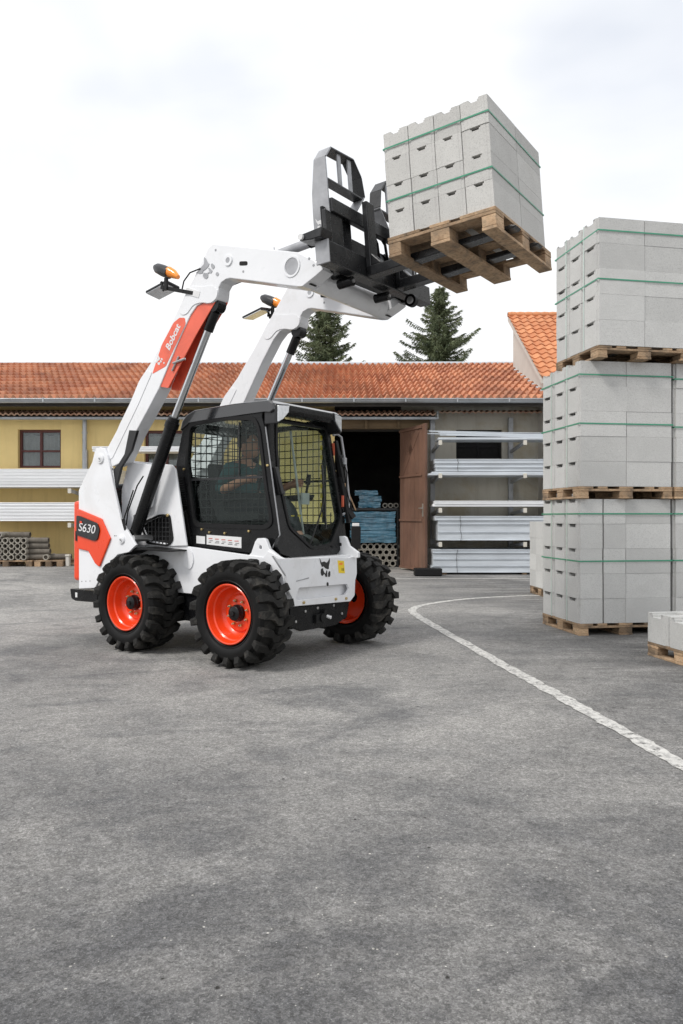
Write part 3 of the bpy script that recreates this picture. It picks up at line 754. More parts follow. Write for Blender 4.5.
strap_loop(0, .768, -.505, .502, .610, .010, 'green', 'packing_strap', 'upper green strap around the lifted block load', LOAD, 'straps on the lifted load')

# ---- standing stacks: frame with x along the front, y into depth; origin at the near left ground corner
def stack(corner, yaw, z0, nm, courses=5, ncol=2, halves=(), straps=(), vert=(.30, .72), skipx=None, rows=3, pal_label=None, seed=1, hslot=True):
    rnd = random.Random(seed)
    B = Matrix.Translation((*corner, z0)) @ Matrix.Rotation(R(yaw), 4, 'Z')
    p = put(stack_pal, 'pal', B @ Matrix.Translation((.485, .432, 0)))
    tag(p, pal_label or f'wooden pallet under {nm}', 'pallet', 'pallets under the block stacks')
    on = ['bottom', 'second', 'third', 'fourth', 'top']; rn = ['front', 'middle', 'back']
    for k in range(courses):
        for r_ in range(rows):
            y = .146+r_*.292
            y0 = y
            cell = [(0, BL, False), (BL, BL, True)]
            for ci, (xx, ln, flip) in enumerate(cell):
                if skipx and (k, r_, ci) in skipx: continue
                jx, jy = rnd.uniform(-.003, .003), rnd.uniform(-.004, .004)
                zz = PH_+.002+k*BH
                cn = 'left' if ci == 0 else 'right'
                lbl = f'block of {nm}, {on[k] if courses > 1 else "only"} course, {rn[r_]} {cn}'
                if (k, ci) in halves and ci == 0 and r_ == 0:
                    for hh in range(2):
                        o = put(half, 'half', B @ Matrix.Translation((xx+hh*BL/2+jx, y+jy, zz)))
                        tag(o, lbl.replace('left', 'left '+('outer' if hh == 0 else 'inner')+' half'), 'concrete block', 'concrete blocks in the yard stacks')
                else:
                    Mx = Matrix.Translation((xx+jx, y+jy, zz)) if not flip else Matrix.Translation((xx+BL+jx, y+jy, zz)) @ Matrix.Rotation(R(180), 4, 'Z')
                    o = put(plainb if courses == 4 else blk, 'plain' if courses == 4 else 'blk', B @ Mx)
                    tag(o, lbl, 'concrete block', 'concrete blocks in the yard stacks')
    for i, (z, mt) in enumerate(straps):
        strap_loop(0, .97, -.002, .878, PH_+z, .013, mt, 'packing_strap', f'{"lower" if i == 0 else "upper"} green strap around {nm}', B, 'green straps round the yard stacks')
    for i, y in enumerate(vert):
        hh = courses*BH
        strap_loop(0, .97, PH_+.003, PH_+hh, y*.865, .015, 'clearstrap', 'packing_strap', f'pale upright strap over {nm}, {"front" if i == 0 else "rear"} one', B, 'pale upright straps round the yard stacks', axis='y')
    return B
UN = PH_+5*BH+.006
sk = {(k, 1, 1) for k in range(5)}|{(k, 2, 1) for k in range(5)}
stack((2.297, 7.267), 8.5, 0, 'the bottom stack at the right', halves={(k, 0) for k in range(5)}, straps=((.60, 'green'), (1.06, 'green')), seed=2)
stack((2.282, 7.215), 8.5, UN, 'the middle stack at the right', straps=((.60, 'green'), (1.07, 'green')), seed=3)
stack((2.419, 7.09), 10.5, 2*UN, 'the topmost stack at the right', straps=((.62, 'green'), (1.08, 'green')), seed=4)
# neighbours standing against them on the right
def nb(c, yaw, dist): return (c[0]+math.cos(R(yaw))*dist, c[1]+math.sin(R(yaw))*dist)
stack(nb((2.297, 7.267), 8.5, 1.0), 8.5, 0, 'the bottom stack cut by the right edge', straps=((.60, 'green'), (1.06, 'green')), seed=5)
stack(nb((2.282, 7.215), 8.5, .995), 8.5, UN, 'the middle stack cut by the right edge', straps=((.58, 'green'), (1.05, 'green')), seed=6)
stack(nb((2.419, 7.09), 10.5, .99), 10.5, 2*UN, 'the topmost stack cut by the right edge', straps=((.62, 'green'), (1.08, 'green')), seed=9)
# low pallet in front at the right edge, far stack behind
stack((2.70, 5.42), 10.0, 0, 'the low single course pallet at the right edge', courses=1, straps=(), vert=(), seed=7)
stack((2.92, 10.55), 4, 0, 'the far stack behind the tall stacks', courses=4, straps=(), vert=(), seed=8)

# pipe pallets in front of the yellow wall
def small_pallet(x0, x1, y, label, z):
    A = x1-x0
    t_ = thing('wooden_pallet', label, 'pallet', ((x0+x1)/2, y, z), 0, 'pallets of pipes by the yellow wall')
    for yy in (-.35, 0, .35):
        for xx in (-A/2+.06, 0, A/2-.06):
            mb = MB(); mb.box((xx-.06, yy-.05, 0), (xx+.06, yy+.05, .10), 'wood'); mb.build('spacer_block', t_, bevel=.003)
    for yy in (-.33, -.11, .11, .33):
        mb = MB(); mb.box((-A/2, yy-.07, .101), (A/2, yy+.07, .125), 'wood'); mb.build('deck_board', t_, bevel=.003)
    return t_
gzl = gz(-7, 15.5)
small_pallet(-7.30, -6.24, 15.55, 'wooden pallet loaded with pipes at the left edge', gzl); small_pallet(-6.19, -5.62, 15.55, 'wooden pallet with two short pipes by the yellow wall', gz(-6.2, 15.5))
pz = MB(); q = pipe_mesh(.060, .042, .45, 'clay', 12); pc = q.build('concrete_pipe'); first = True
for r_ in range(5):
    for c_ in range(6 if r_ < 4 else 2):
        o = pc if first else pc.copy()
        if not first: COL.objects.link(o)
        first = False
        o.location = (-7.02+c_*.124+random.uniform(-.003, .003), 15.14+random.uniform(-.02, .02), gzl+.19+r_*.112)
        tag(o, f'hollow grey concrete pipe on the left pallet, row {["one","two","three","four","five"][r_]} up, {["first","second","third","fourth","fifth","sixth"][c_]} from the left', 'pipe', 'pipes on the left pallet')
q = pipe_mesh(.058, .042, .42, 'claydark', 12); pd = q.build('concrete_pipe'); first = True
for r_ in range(5):
    o = pd if first else pd.copy()
    if not first: COL.objects.link(o)
    first = False
    o.rotation_euler = (0, 0, R(-90)); o.location = (-6.36+random.uniform(-.02, .02) - (.38 if r_ == 4 else 0), 15.3, gzl+.19+r_*.112)
    tag(o, f'dark pipe lying crosswise beside the pipe rows, {["lowest","second lowest","middle","second highest","topmost"][r_]}', 'pipe', 'crosswise pipes by the left pallet')
o = pc.copy(); COL.objects.link(o); o.location = (-5.98, 15.2, gz(-6.2, 15.3)+.186); tag(o, 'single grey pipe end on the second pallet', 'pipe')
o = pd.copy(); COL.objects.link(o); o.rotation_euler = (0, 0, R(-84)); o.location = (-5.95, 15.36, gz(-6.2, 15.3)+.19); tag(o, 'dark pipe lying crosswise on the second pallet', 'pipe')
mb = MB(); mb.box((-5.58, 15.2, gz(-5.7, 15.3)), (-5.51, 15.3, gz(-5.7, 15.3)+.2), 'verge'); mb.box((-5.59, 15.19, gz(-5.7, 15.3)+.201), (-5.50, 15.31, gz(-5.7, 15.3)+.24), 'capwhite')
tag(mb.build('marker_stone', bevel=.01), 'short pale marker post at the end of the second pallet', 'post')

# ------------------------------------------------------------------ spruces
def spruce(x, y, h, rb, label, seed):
    rnd = random.Random(seed)
    t_ = thing('spruce_tree', label, 'tree', (x, y, 0), 0, 'spruces behind the warehouse')
    mb = MB(); mb.tube([(0,0,0), (.05,0,h*.4), (0,.04,h*.8), (0,0,h*.99)], [.19, .13, .05, .01], 'bark', 10); tr = mb.build('trunk', t_, smooth=60)
    vs_, fs_ = [], []; bm_ = MB()
    def leaf(p, d_, ln, wd):
        d_ = d_.normalized(); s_ = d_.cross(Vector((rnd.uniform(-1,1), rnd.uniform(-1,1), rnd.uniform(-.3,1)))).normalized()*wd
        k = len(vs_); vs_.extend([p-s_*.5, p+s_*.5, p+d_*ln*.6+s_*.45, p+d_*ln]); fs_.append((k, k+1, k+2, k+3))
    z = h*.30
    while z < h-.05:
        fr = (z-h*.30)/(h*.70); rad = rb*(1-fr)**.85*rnd.uniform(.72, 1.15)+.10
        nb_ = int(9-4*fr); a0 = rnd.uniform(0, 6.28)
        for k in range(nb_):
            a = a0+6.283*k/nb_+rnd.uniform(-.3, .3); ln = rad*rnd.uniform(.55, 1.25)
            dr_ = Vector((math.cos(a), math.sin(a), 0)); droop = rnd.uniform(.18, .42)*(1-fr*.7); lift = rnd.uniform(.20, .42)
            steps = max(5, int(ln/.075)); pts = []
            for s_ in range(steps+1):
                u = s_/steps; zz = z+ln*(-droop*math.sin(u*2.2)+lift*u*u*.9); pts.append(dr_*(ln*u)+Vector((0,0,zz)))
            bm_.tube([pts[0], pts[len(pts)//2], pts[-1]], [.022, .012, .004], 'bark', 4, False)
            for s_ in range(1, steps+1):
                u = s_/steps; p = pts[s_]; side = Vector((-dr_.y, dr_.x, 0)); wspread = (.28*ln*(1-u)+.07)*.8
                for q_ in range(17):
                    sd = rnd.choice((-1, 1)); tl = rnd.uniform(0, 1)
                    base = p+side*sd*wspread*tl+Vector((0, 0, -.15*wspread*tl))+Vector((rnd.uniform(-.03,.03),)*3)
                    dd_ = dr_*rnd.uniform(.3, 1)+side*sd*rnd.uniform(.1, .9)+Vector((0,0,rnd.uniform(-1.1, .25)))
                    leaf(base, dd_, rnd.uniform(.09, .19), rnd.uniform(.020, .040))
        z += rnd.uniform(.15, .24)*(1-.35*fr)
    for k in range(60): leaf(Vector((0,0,h-.4+k*.007)), Vector((rnd.uniform(-1,1), rnd.uniform(-1,1), 1.2)), .12, .03)
    cm_ = MB(); cm_.add(vs_, fs_, 'needle'); cm_.build('crown', t_, recalc=False)
    bm_.build('branches', tr)
    return t_
spruce(4.18, 32, 10.9, 3.4, 'spruce tree rising behind the roof under the lifted pallet', 11)
spruce(-.68, 31, 10.6, 2.75, 'spruce tree behind the roof, seen through the loader arms', 23)

# ------------------------------------------------------------------ skid steer loader (local x forward, y to the far side, z up)
LD = thing('skid_steer_loader', 'white skid steer loader with orange wheels and its lift arms fully raised', 'loader')
LD.matrix_world = LM
def mk(mb, name, parent=LD, **k): return mb.build(name, parent, **k)
HB = .406
def make_wheel():
    mb = MB(); N = 72
    prof = [(-.10,.222),(-.122,.236),(-.142,.262),(-.152,.300),(-.146,.338),(-.126,.362),(-.08,.372),(0,.376),(.08,.372),(.126,.362),(.146,.338),(.152,.300),(.142,.262),(.122,.236),(.10,.222)]
    mb.lathe(prof[:5]+[prof[5]], (0,0,0), 'y', 'sidewall', N); mb.lathe(prof[5:10], (0,0,0), 'y', 'rubber', N); mb.lathe(prof[9:], (0,0,0), 'y', 'sidewall', N)
    # raised bead ring on the side wall
    mb.lathe([(-.130,.246),(-.141,.250),(-.143,.256),(-.139,.262)], (0,0,0), 'y', 'sidewall', N)
    nl = 19; pitch = 2*math.pi/nl
    for s_ in (-1, 1):
        for k in range(nl):
            a0 = k*pitch+(pitch/2 if s_ > 0 else 0)+random.uniform(-.006, .006)
            sec = [(-.022,.0,.368,.411,-.022,.066),(.035,.01,.368,.413,.035,.064),(.070,.115,.366,.411,.070,.066),(.118,.155,.360,.410,.122,.070),(.140,.160,.345,.396,.156,.070),(.148,.165,.335,.372,.166,.060),(.150,.165,.325,.350,.160,.050)]
            vs_ = []
            for (y, a, rb, rt, yt, hw) in sec:
                for (aa, rr, yy) in ((-hw*1.28, rb, y), (-hw, rt, yt), (hw, rt, yt), (hw*1.28, rb, y)):
                    an = a0+a+aa; vs_.append((rr*math.cos(an), yy*s_, rr*math.sin(an)))
            f = []
            for i in range(len(sec)-1):
                o = i*4
                for j in range(3): f.append((o+j, o+j+1, o+4+j+1, o+4+j))
            f += [(0,1,2,3), tuple((len(sec)-1)*4+j for j in (3,2,1,0))]
            mb.add(vs_, f, 'rubber')
    ty = mb.build('tyre', smooth=28); 
    w_ = bpy.data.objects.new('wheel', None)
    mb = MB(); mb.lathe([(-.128,.229),(-.134,.232),(-.138,.226),(-.134,.217),(-.118,.212),(-.09,.207),(-.082,.197),(-.035,.190),(-.018,.176),(-.006,.160),(-.006,.148),(-.022,.138),(-.026,.122),(-.026,.05)], (0,0,0), 'y', 'orange', 56)
    mb.lathe([(.0,.05),(.0,.19),(.10,.20),(.12,.225),(.132,.228)], (0,0,0), 'y', 'orange', 40)
    mb.lathe([(-.128,.229),(.13,.229)], (0,0,0), 'y', 'black', 40)
    rim = mb.build('wheel', smooth=35)
    ty.parent = rim
    mb = MB(); mb.lathe([(-.026,.066),(-.050,.066),(-.056,.060),(-.078,.056),(-.084,.046),(-.084,.0)], (0,0,0), 'y', 'black', 28); mb.lathe([(-.084,.020),(-.096,.018),(-.097,0)], (0,0,0), 'y', 'plastic', 6); hb = mb.build('hub', smooth=35); hb.parent = rim
    for k in range(8):
        a = 2*math.pi*(k+.5)/8; mb = MB(); c = (.098*math.cos(a), 0, .098*math.sin(a))
        mb.lathe([(-.026,.0125),(-.040,.0125),(-.043,.010),(-.043,0)], c, 'y', 'bolt', 6); mb.lathe([(-.043,.005),(-.054,.005),(-.054,0)], c, 'y', 'steel', 8)
        bo = mb.build('wheel_nut'); bo.parent = rim
    return rim
wh = make_wheel(); wh.parent = LD; first = True
for (x, y, fl, sp) in ((-.032,.165,0,.1),(-1.25,.165,0,.9),(.03,1.60,1,.4),(-1.25,1.575,1,1.4)):
    o = wh if first else dup(wh, None, LD); first = False
    o.location = (x, y+(.015 if not fl else 0), HB+.006); o.scale = (1, 1.10, 1); o.rotation_euler = (0, sp, math.pi if fl else 0)
    mb = MB(); mb.tube([(x, .19 if not fl else 1.41, HB), (x, .42 if not fl else 1.22, HB)], .09, 'black', 20); mk(mb, 'axle', smooth=40)

# chassis core
mb = MB(); mb.box((-1.94, .40, .30), (-.98, 1.24, 1.42), 'black'); mb.box((-.98, .37, .26), (.20, 1.26, .80), 'black')
mb.box((-1.90, .37, .24), (-.98, 1.26, .52), 'black'); mk(mb, 'chassis', bevel=.01)
side = [(-2.0,.50),(-2.0,1.36),(-1.72,1.64),(-1.0,1.60),(-.95,1.56),(-.80,.90),(.05,.835),(.10,.885),(.262,.83),(.262,.50)]
gr = rnd_poly([(-1.36,1.07),(-1.32,1.10),(-1.13,1.155),(-1.02,1.155),(-.98,.97),(-1.03,.91),(-1.29,.93)], .03, 3)
mb = MB(); mb.prism([(-2.0,.50),(-2.0,1.0),(-.80,.90),(.05,.835),(.10,.885),(.262,.83),(.262,.50)], .340, .362, 'white', 'y'); mk(mb, 'side_panel', bevel=.004)
UPP = [(-1.66,.90),(-1.66,1.36),(-1.53,1.66),(-.985,1.60),(-.94,1.56),(-.80,.905),(-1.10,.892)]
mb = MB(); mb.prism(UPP, .325, .345, 'white', 'y', [gr]); mb.prism([(-1.58,.93),(-1.58,1.40),(-1.49,1.645),(-1.13,1.60),(-1.22,1.24),(-1.42,1.16),(-1.42,.93)], .264, .3245, 'white', 'y'); mk(mb, 'upper_side_panel', bevel=.006)
mb = MB(); mb.prism(side, 1.278, 1.30, 'white', 'y'); mk(mb, 'side_panel', bevel=.004)
mb = MB(); mb.box((-1.40, .385, .88), (-.90, .398, 1.2), 'hole'); mk(mb, 'grille_recess')
mb = MB()
for i in range(9): x = -1.345+.046*i; mb.tube([(x, .334, .91), (x, .334, 1.15)], .0042, 'frame', 6)
for i in range(6): z = .94+.040*i; mb.tube([(-1.36, .336, z), (-.975, .336, z)], .0042, 'frame', 6)
mb.prism(rnd_poly([(-1.38,1.075),(-1.33,1.115),(-1.13,1.175),(-1.0,1.172),(-.957,.955),(-1.02,.895),(-1.305,.912)], .03, 3), .313, .3248, 'plastic', 'y', [gr])
mk(mb, 'side_grille')
for x, z in ((-1.36,1.09), (-1.02,1.165)):
    mb = MB(); mb.lathe([(-.0,.014),(-.012,.014),(-.014,0)], (x, .313, z), 'y', 'bolt', 10); mk(mb, 'bolt')
mb = MB(); mb.prism([(-1.42,.815),(-1.31,.884),(-1.17,.890),(-.80,.872),(-.81,.860),(-1.167,.866),(-1.30,.855)], .145, .338, 'plastic', 'y'); mk(mb, 'rear_fender', bevel=.004)
# raised pressing above the rear wheel and arm pocket
mb = MB(); mb.prism(rnd_poly([(-.86,.80),(-.83,.72),(-.76,.70),(-.72,.78),(-.74,.86),(-.80,.90)], .04, 3), .330, .339, 'white', 'y'); mk(mb, 'pocket_cover', bevel=.003)

# towers
tower = [(-2.007,.49),(-2.01,1.395),(-1.81,1.645),(-1.775,1.735),(-1.755,1.765),(-1.70,1.775),(-1.64,1.76),(-1.595,1.70),(-1.501,1.405),(-1.405,1.124),(-1.205,.91),(-1.30,.845),(-1.45,.82),(-1.61,.71),(-1.77,.51)]
slot = rnd_poly([(-1.40,1.13),(-1.365,1.135),(-1.325,1.05),(-1.355,1.025)], .02, 3)
for a, b in ((.118,.142),(1.305,1.329)):
    mb = MB(); mb.prism(tower, a, b, 'white', 'y', []); mk(mb, 'tower_plate', bevel=.005)
for a, b in ((.142,.325),(1.282,1.305)):
    mb = MB(); mb.prism([(-2.0,.52),(-2.0,1.385),(-1.90,1.50),(-1.90,.60)], a, b, 'white', 'y'); mb.prism([(-1.995,1.39),(-1.80,1.63),(-1.77,1.60),(-1.96,1.36)], a, b, 'white', 'y'); mk(mb, 'tower_back', bevel=.004)
mb = MB(); mb.prism(slot, .1165, .1178, 'hole', 'y'); mk(mb, 'slot_hole')
for x, z, r in ((-1.685,1.672,.045),(-1.39,.955,.040)):
    mb = MB(); mb.lathe([(.118,r),(.108,r),(.104,r*.9),(.104,r*.62),(.099,r*.60),(.097,0)], (x, 0, z), 'y', 'white', 24); mb.lathe([(.097,.009),(.09,.009),(.089,0)], (x+.008, 0, z), 'y', 'steel', 8); mk(mb, 'pivot_boss', smooth=35)
for x, z in ((-1.235,1.25),(-1.21,1.33),(-1.30,1.18)):
    mb = MB(); mb.lathe([(.325,.009),(.319,.009),(.318,0)], (x, 0, z), 'y', 'bolt', 10); mk(mb, 'bolt')
for x, z in ((-1.47,.985),(-1.49,.985),(-1.96,.56),(-1.90,.565),(-1.84,.57)):
    mb = MB(); mb.lathe([(.118,.005),(.1165,.005),(.1163,0)], (x, 0, z), 'y', 'ink', 8); mk(mb, 'rivet')
mb = MB(); mb.box((-2.115,.13,.56), (-2.012,1.33,1.30), 'orange'); mk(mb, 'rear_door', bevel=.03)
mb = MB(); mb.box((-2.06,.118,.93), (-2.0115,.128,1.02), 'plastic'); mk(mb, 'door_latch')
mb = MB(); mb.prism([(-2.20,.385),(-2.22,.475),(-1.80,.475),(-1.80,.37),(-2.14,.365)], .17, .30, 'black', 'y'); mb.box((-2.20,.30,.38), (-2.10,1.20,.475), 'black'); mb.prism([(-2.20,.385),(-2.22,.475),(-1.80,.475),(-1.80,.37),(-2.14,.365)], 1.20, 1.33, 'black', 'y'); mk(mb, 'rear_bumper', bevel=.008)
mb = MB(); mb.box((-2.13,.1665,.40), (-2.10,.1695,.445), 'label'); mk(mb, 'reflector')
mb = MB(); mb.box((-1.95,.38,1.40), (-1.68,1.22,1.46), 'frame'); mk(mb, 'engine_cover', bevel=.02)
# orange badge with dark model plate
bdg = [(-2.004,1.225),(-1.96,1.215),(-1.655,1.135),(-1.53,.96),(-1.685,.705),(-1.75,.735),(-1.845,.84),(-2.004,.86)]
mb = MB(); mb.prism(bdg, .100, .1175, 'orange', 'y'); ob = mk(mb, 'side_badge', bevel=.008)
mb = MB(); mb.prism(rnd_poly([(-2.003,1.165),(-1.95,1.158),(-1.70,1.095),(-1.665,1.04),(-1.695,.95),(-1.74,.935),(-2.003,.985)], .02, 3), .088, .0995, 'frame', 'y'); pl = mk(mb, 'model_plate', ob, bevel=.004)
Mt = Matrix.Translation((-1.845, .0855, 1.045)) @ Matrix.Rotation(R(90), 4, 'X') @ Matrix.Rotation(R(-6), 4, 'Z')
text_mesh('S630', .108, 'label', 'model_number', pl, Mt, shear=.15, width=1.18, bold=.0)
mb = MB(); mb.bar((-1.945, .085, 1.105), (-1.915, .085, 1.10), .02, .003, 'orange', (0,1,0)); mk(mb, 'accent', pl)
# "S" accent stays a small red square over the first letter

# lift arms
armp = [(-1.70,1.675),(-1.668,1.723),(-1.45,1.965),(-1.309,2.148),(-1.19,2.327),(-1.023,2.478),(-.823,2.711),(-.631,2.952),(-.40,3.235),(-.36,3.29),(-.30,3.310),(-.03,3.234),(.562,3.067),(.70,2.985),(.765,2.935),(.782,2.90),(.72,2.868),(.60,2.815),(.54,2.822),(.392,2.862),(.10,2.945),(-.03,2.98),(-.12,3.005),(-.168,3.006),(-.215,2.99),(-.244,2.955),(-.25,2.90),(-.262,2.865),(-.31,2.845),(-.38,2.85),(-.43,2.865),(-.49,2.85),(-.56,2.79),(-.702,2.60),(-.947,2.225),(-1.048,2.105),(-1.269,1.851),(-1.424,1.632),(-1.545,1.600),(-1.64,1.615)]
def arm(y0, y1, near):
    mb = MB(); mb.prism(armp, y0, y1, 'white', 'y'); a = mk(mb, 'lift_arm', bevel=.007)
    inn = y1 if near else y0; out_ = y0 if near else y1; sg = 1 if near else -1
    # pin bosses and tube ends on both faces
    for face, dr_ in ((y0, -1), (y1, 1)):
        mb = MB(); mb.lathe([(face-.0*dr_,.078),(face+.006*dr_,.078),(face+.006*dr_,.064),(face-.03*dr_,.060)], (.50, 0, 2.975), 'y', 'white', 28); mk(mb, 'tube_end', a, smooth=35)
        mb = MB(); mb.lathe([(face+.001*dr_,.060),(face+.001*dr_,0)], (.50, 0, 2.975), 'y', 'guard', 28); mk(mb, 'tube_bore', a)
        mb = MB(); mb.lathe([(face,.042),(face+.010*dr_,.042),(face+.010*dr_,.022)], (-.135, 0, 3.145), 'y', 'white', 24); mb.lathe([(face+.009*dr_,.022),(face+.006*dr_,0)], (-.135, 0, 3.145), 'y', 'guard', 16); mk(mb, 'pin_boss', a, smooth=35)
        mb = MB(); mb.prism(rnd_poly([(-.02,3.115),(.065,3.100),(.065,3.068),(-.02,3.082)], .015, 3), face, face+.0015*dr_, 'hole', 'y'); mk(mb, 'slot', a)
        for x, z in ((-.275,3.255),(.70,2.945),(.02,3.03),(.66,3.0)):
            mb = MB(); mb.lathe([(face+.0005*dr_,.010),(face+.0025*dr_,.009),(face+.0025*dr_,0)], (x, 0, z), 'y', 'guard', 10); mk(mb, 'rivet', a)
    # slot in the sloping nose
    mb = MB(); mb.bar((.645,(y0+y1)/2-.035,2.83),(.645,(y0+y1)/2+.035,2.83),.016,.005,'hole'); mk(mb, 'slot', a)
    return a
a1 = arm(.145, .275, True); a2 = arm(1.175, 1.30, False)
# arm reinforcement collar over the cylinder eye
for y0, y1, a in ((.1385,.1445,a1),(1.1685,1.1745,a2)):
    mb = MB(); mb.prism(rnd_poly([(-.62,2.955),(-.56,3.02),(-.42,2.99),(-.30,2.98),(-.245,2.93),(-.26,2.87),(-.33,2.842),(-.40,2.862),(-.47,2.87),(-.53,2.86),(-.60,2.80),(-.66,2.80),(-.70,2.85)], .03, 3), y0, y1, 'white', 'y'); mk(mb, 'eye_plate', a, bevel=.003)
    mb = MB(); mb.prism(rnd_poly([(-1.46,1.955),(-1.31,2.14),(-1.19,2.32),(-1.10,2.40),(-1.02,2.38),(-1.20,2.12),(-1.42,1.84),(-1.56,1.66),(-1.64,1.68)], .03, 3), y0+.002, y1, 'white', 'y'); mk(mb, 'doubler_plate', a, bevel=.002)
# orange decal with the maker's name on the near arm
deco = rnd_poly([(-1.025,2.36),(-.905,2.590),(-.76,2.755),(-.690,2.785),(-.625,2.775),(-.615,2.725),(-.855,2.405)], .012, 2)
mb = MB(); mb.prism(deco, .1435, .1448, 'redpaint', 'y'); dc = mk(mb, 'name_decal', a1)
AX = Vector((.40, .47)).normalized(); ang_t = math.atan2(2.755-2.42, -.68+.93)
Mt = Matrix.Translation((-.765, .1428, 2.635)) @ Matrix.Rotation(R(90), 4, 'X') @ Matrix.Rotation(ang_t, 4, 'Z')
text_mesh('Bobcat', .088, 'label', 'maker_name', dc, Mt, width=.92, bold=.002, shear=.1)
EMB = [[(175,185),(215,240),(270,232),(320,250),(350,235),(385,195),(388,235),(365,300),(370,325),(345,332),(300,320),(250,290),(225,298),(195,250)],
       [(205,322),(245,312),(252,340),(275,372),(300,385),(318,345),(333,350),(332,425),(300,425),(285,395),(268,385),(240,408),(210,400),(198,365)],
       [(352,385),(372,355),(396,365),(396,410),(382,430),(352,425)],
       [(322,500),(345,492),(362,510),(360,535),(340,545),(320,530)]]
def emblem(M4, size, mat, name, parent):
    mb = MB(); sc = size/250.0
    for pl_ in EMB:
        pts = [((x-290)*sc, (370-y)*sc) for x, y in pl_]
        mb.prism(pts, 0, .0015, mat, 'z')
    o = mb.build(name, parent); o.data.transform(M4); return o
emblem(Matrix.Translation((-.925, .1428, 2.452)) @ Matrix.Rotation(R(90), 4, 'X') @ Matrix.Rotation(ang_t, 4, 'Z'), .085, 'label', 'emblem', dc)
emblem(Matrix.Translation((-.355, .1428, 3.10)) @ Matrix.Rotation(R(90), 4, 'X') @ Matrix.Rotation(R(50), 4, 'Z'), .17, 'guard', 'emblem', a1)
# red arm stop channel under the near arm
redp = [(-.935,2.245),(-.93,2.275),(-.60,2.78),(-.52,2.845),(-.43,2.86),(-.33,2.90),(-.275,2.875),(-.30,2.84),(-.50,2.63),(-.84,2.225)]
mb = MB(); mb.prism(redp, .155, .165, 'redpaint', 'y'); mb.prism([(x+.02, z-.012) for x, z in redp], .255, .265, 'redpaint', 'y')
mb.bar((-.93,.212,2.25),(-.585,.212,2.77),.094,.008,'redpaint'); mk(mb, 'arm_stop', bevel=.003)
mb = MB(); mb.tube([(-.76,.14,2.42),(-.62,.14,2.44)], .010, 'steel', 8); mb.tube([(-.70,.145,2.47),(-.78,.145,2.36)], .008, 'steel', 8); mk(mb, 'stop_latch')
# black label strip on the tower inside of the arm
mb = MB(); mb.prism([(-1.325,1.905),(-1.225,1.895),(-1.30,1.73),(-1.44,1.59),(-1.51,1.41),(-1.545,1.57),(-1.47,1.62),(-1.39,1.70)], .1445, .17, 'ink', 'y'); mk(mb, 'arm_stop_pad')
mb = MB(); mb.prism([(-1.405,1.70),(-1.385,1.745),(-1.335,1.735),(-1.36,1.675)], .1475, .1495, 'label', 'y'); mk(mb, 'warning_sticker')
# cylinders
for y in (.205, 1.24):
    mb = MB(); mb.tube([(-1.33,y,.985),(-1.30,y,1.04),(-.845,y,1.93),(-.815,y,1.985)], [.05,.053,.053,.045], 'black', 24); mb.tube([(-.86,y,1.90),(-.835,y,1.95)], .060, 'black', 24); cy = mk(mb, 'lift_cylinder', smooth=40)
    mb = MB(); mb.tube([(-.82,y,1.975),(-.40,y,2.69)], .030, 'chrome', 20); mk(mb, 'piston_rod', cy, smooth=40)
    mb = MB(); mb.tube([(-.42,y,2.65),(-.34,y,2.79)], .040, 'black', 16); mb.lathe([(y-.045,.0),(y-.045,.055),(y+.045,.055),(y+.045,0)], (-.315,0,2.835), 'y', 'black', 20); mk(mb, 'rod_eye', cy, smooth=40)
    if y < 1:
        mb = MB(); mb.tube([(-1.385,y-.05,1.05),(-1.33,y-.07,1.20),(-1.20,y-.075,1.42),(-1.14,y-.06,1.50)], .006, 'plastic', 8)
        mb.tube([(-1.40,y-.04,1.02),(-1.37,y-.08,1.14),(-1.24,y-.085,1.38)], .006, 'plastic', 8); mk(mb, 'hose', cy, smooth=60)
mb = MB(); mb.tube([(-1.27,.14,.965),(-1.27,.34,.965)], .028, 'steel', 16); mk(mb, 'cylinder_pin', smooth=40)
mb = MB(); mb.tube([(.60,.275,2.90),(.60,1.175,2.90)], .088, 'white', 32); mk(mb, 'cross_tube', smooth=40)
for y in (.40, 1.03):
    mb = MB(); mb.tube([(.10,y,3.20),(.52,y,3.235)], .036, 'guard', 18); mb.tube([(.52,y,3.235),(.74,y,3.25)], .02, 'chrome', 14); mb.tube([(.47,y,3.232),(.54,y,3.237)], .044, 'black', 18); mk(mb, 'tilt_cylinder', smooth=40)
    mb = MB(); mb.prism([(.02,3.23),(.15,3.25),(.15,3.14),(.02,3.14)], y-.05, y-.038, 'white', 'y'); mb.prism([(.02,3.23),(.15,3.25),(.15,3.14),(.02,3.14)], y+.038, y+.05, 'white', 'y'); mb.box((.0, y if y > 1 else .275, 3.12), (.14, 1.175 if y > 1 else y, 3.15), 'white'); mk(mb, 'cylinder_bracket')
mb = MB(); mb.tube([(-.32,.285,3.0),(.1,.29,3.05),(.45,.30,2.95)], .011, 'plastic', 8); mk(mb, 'hose', smooth=60)

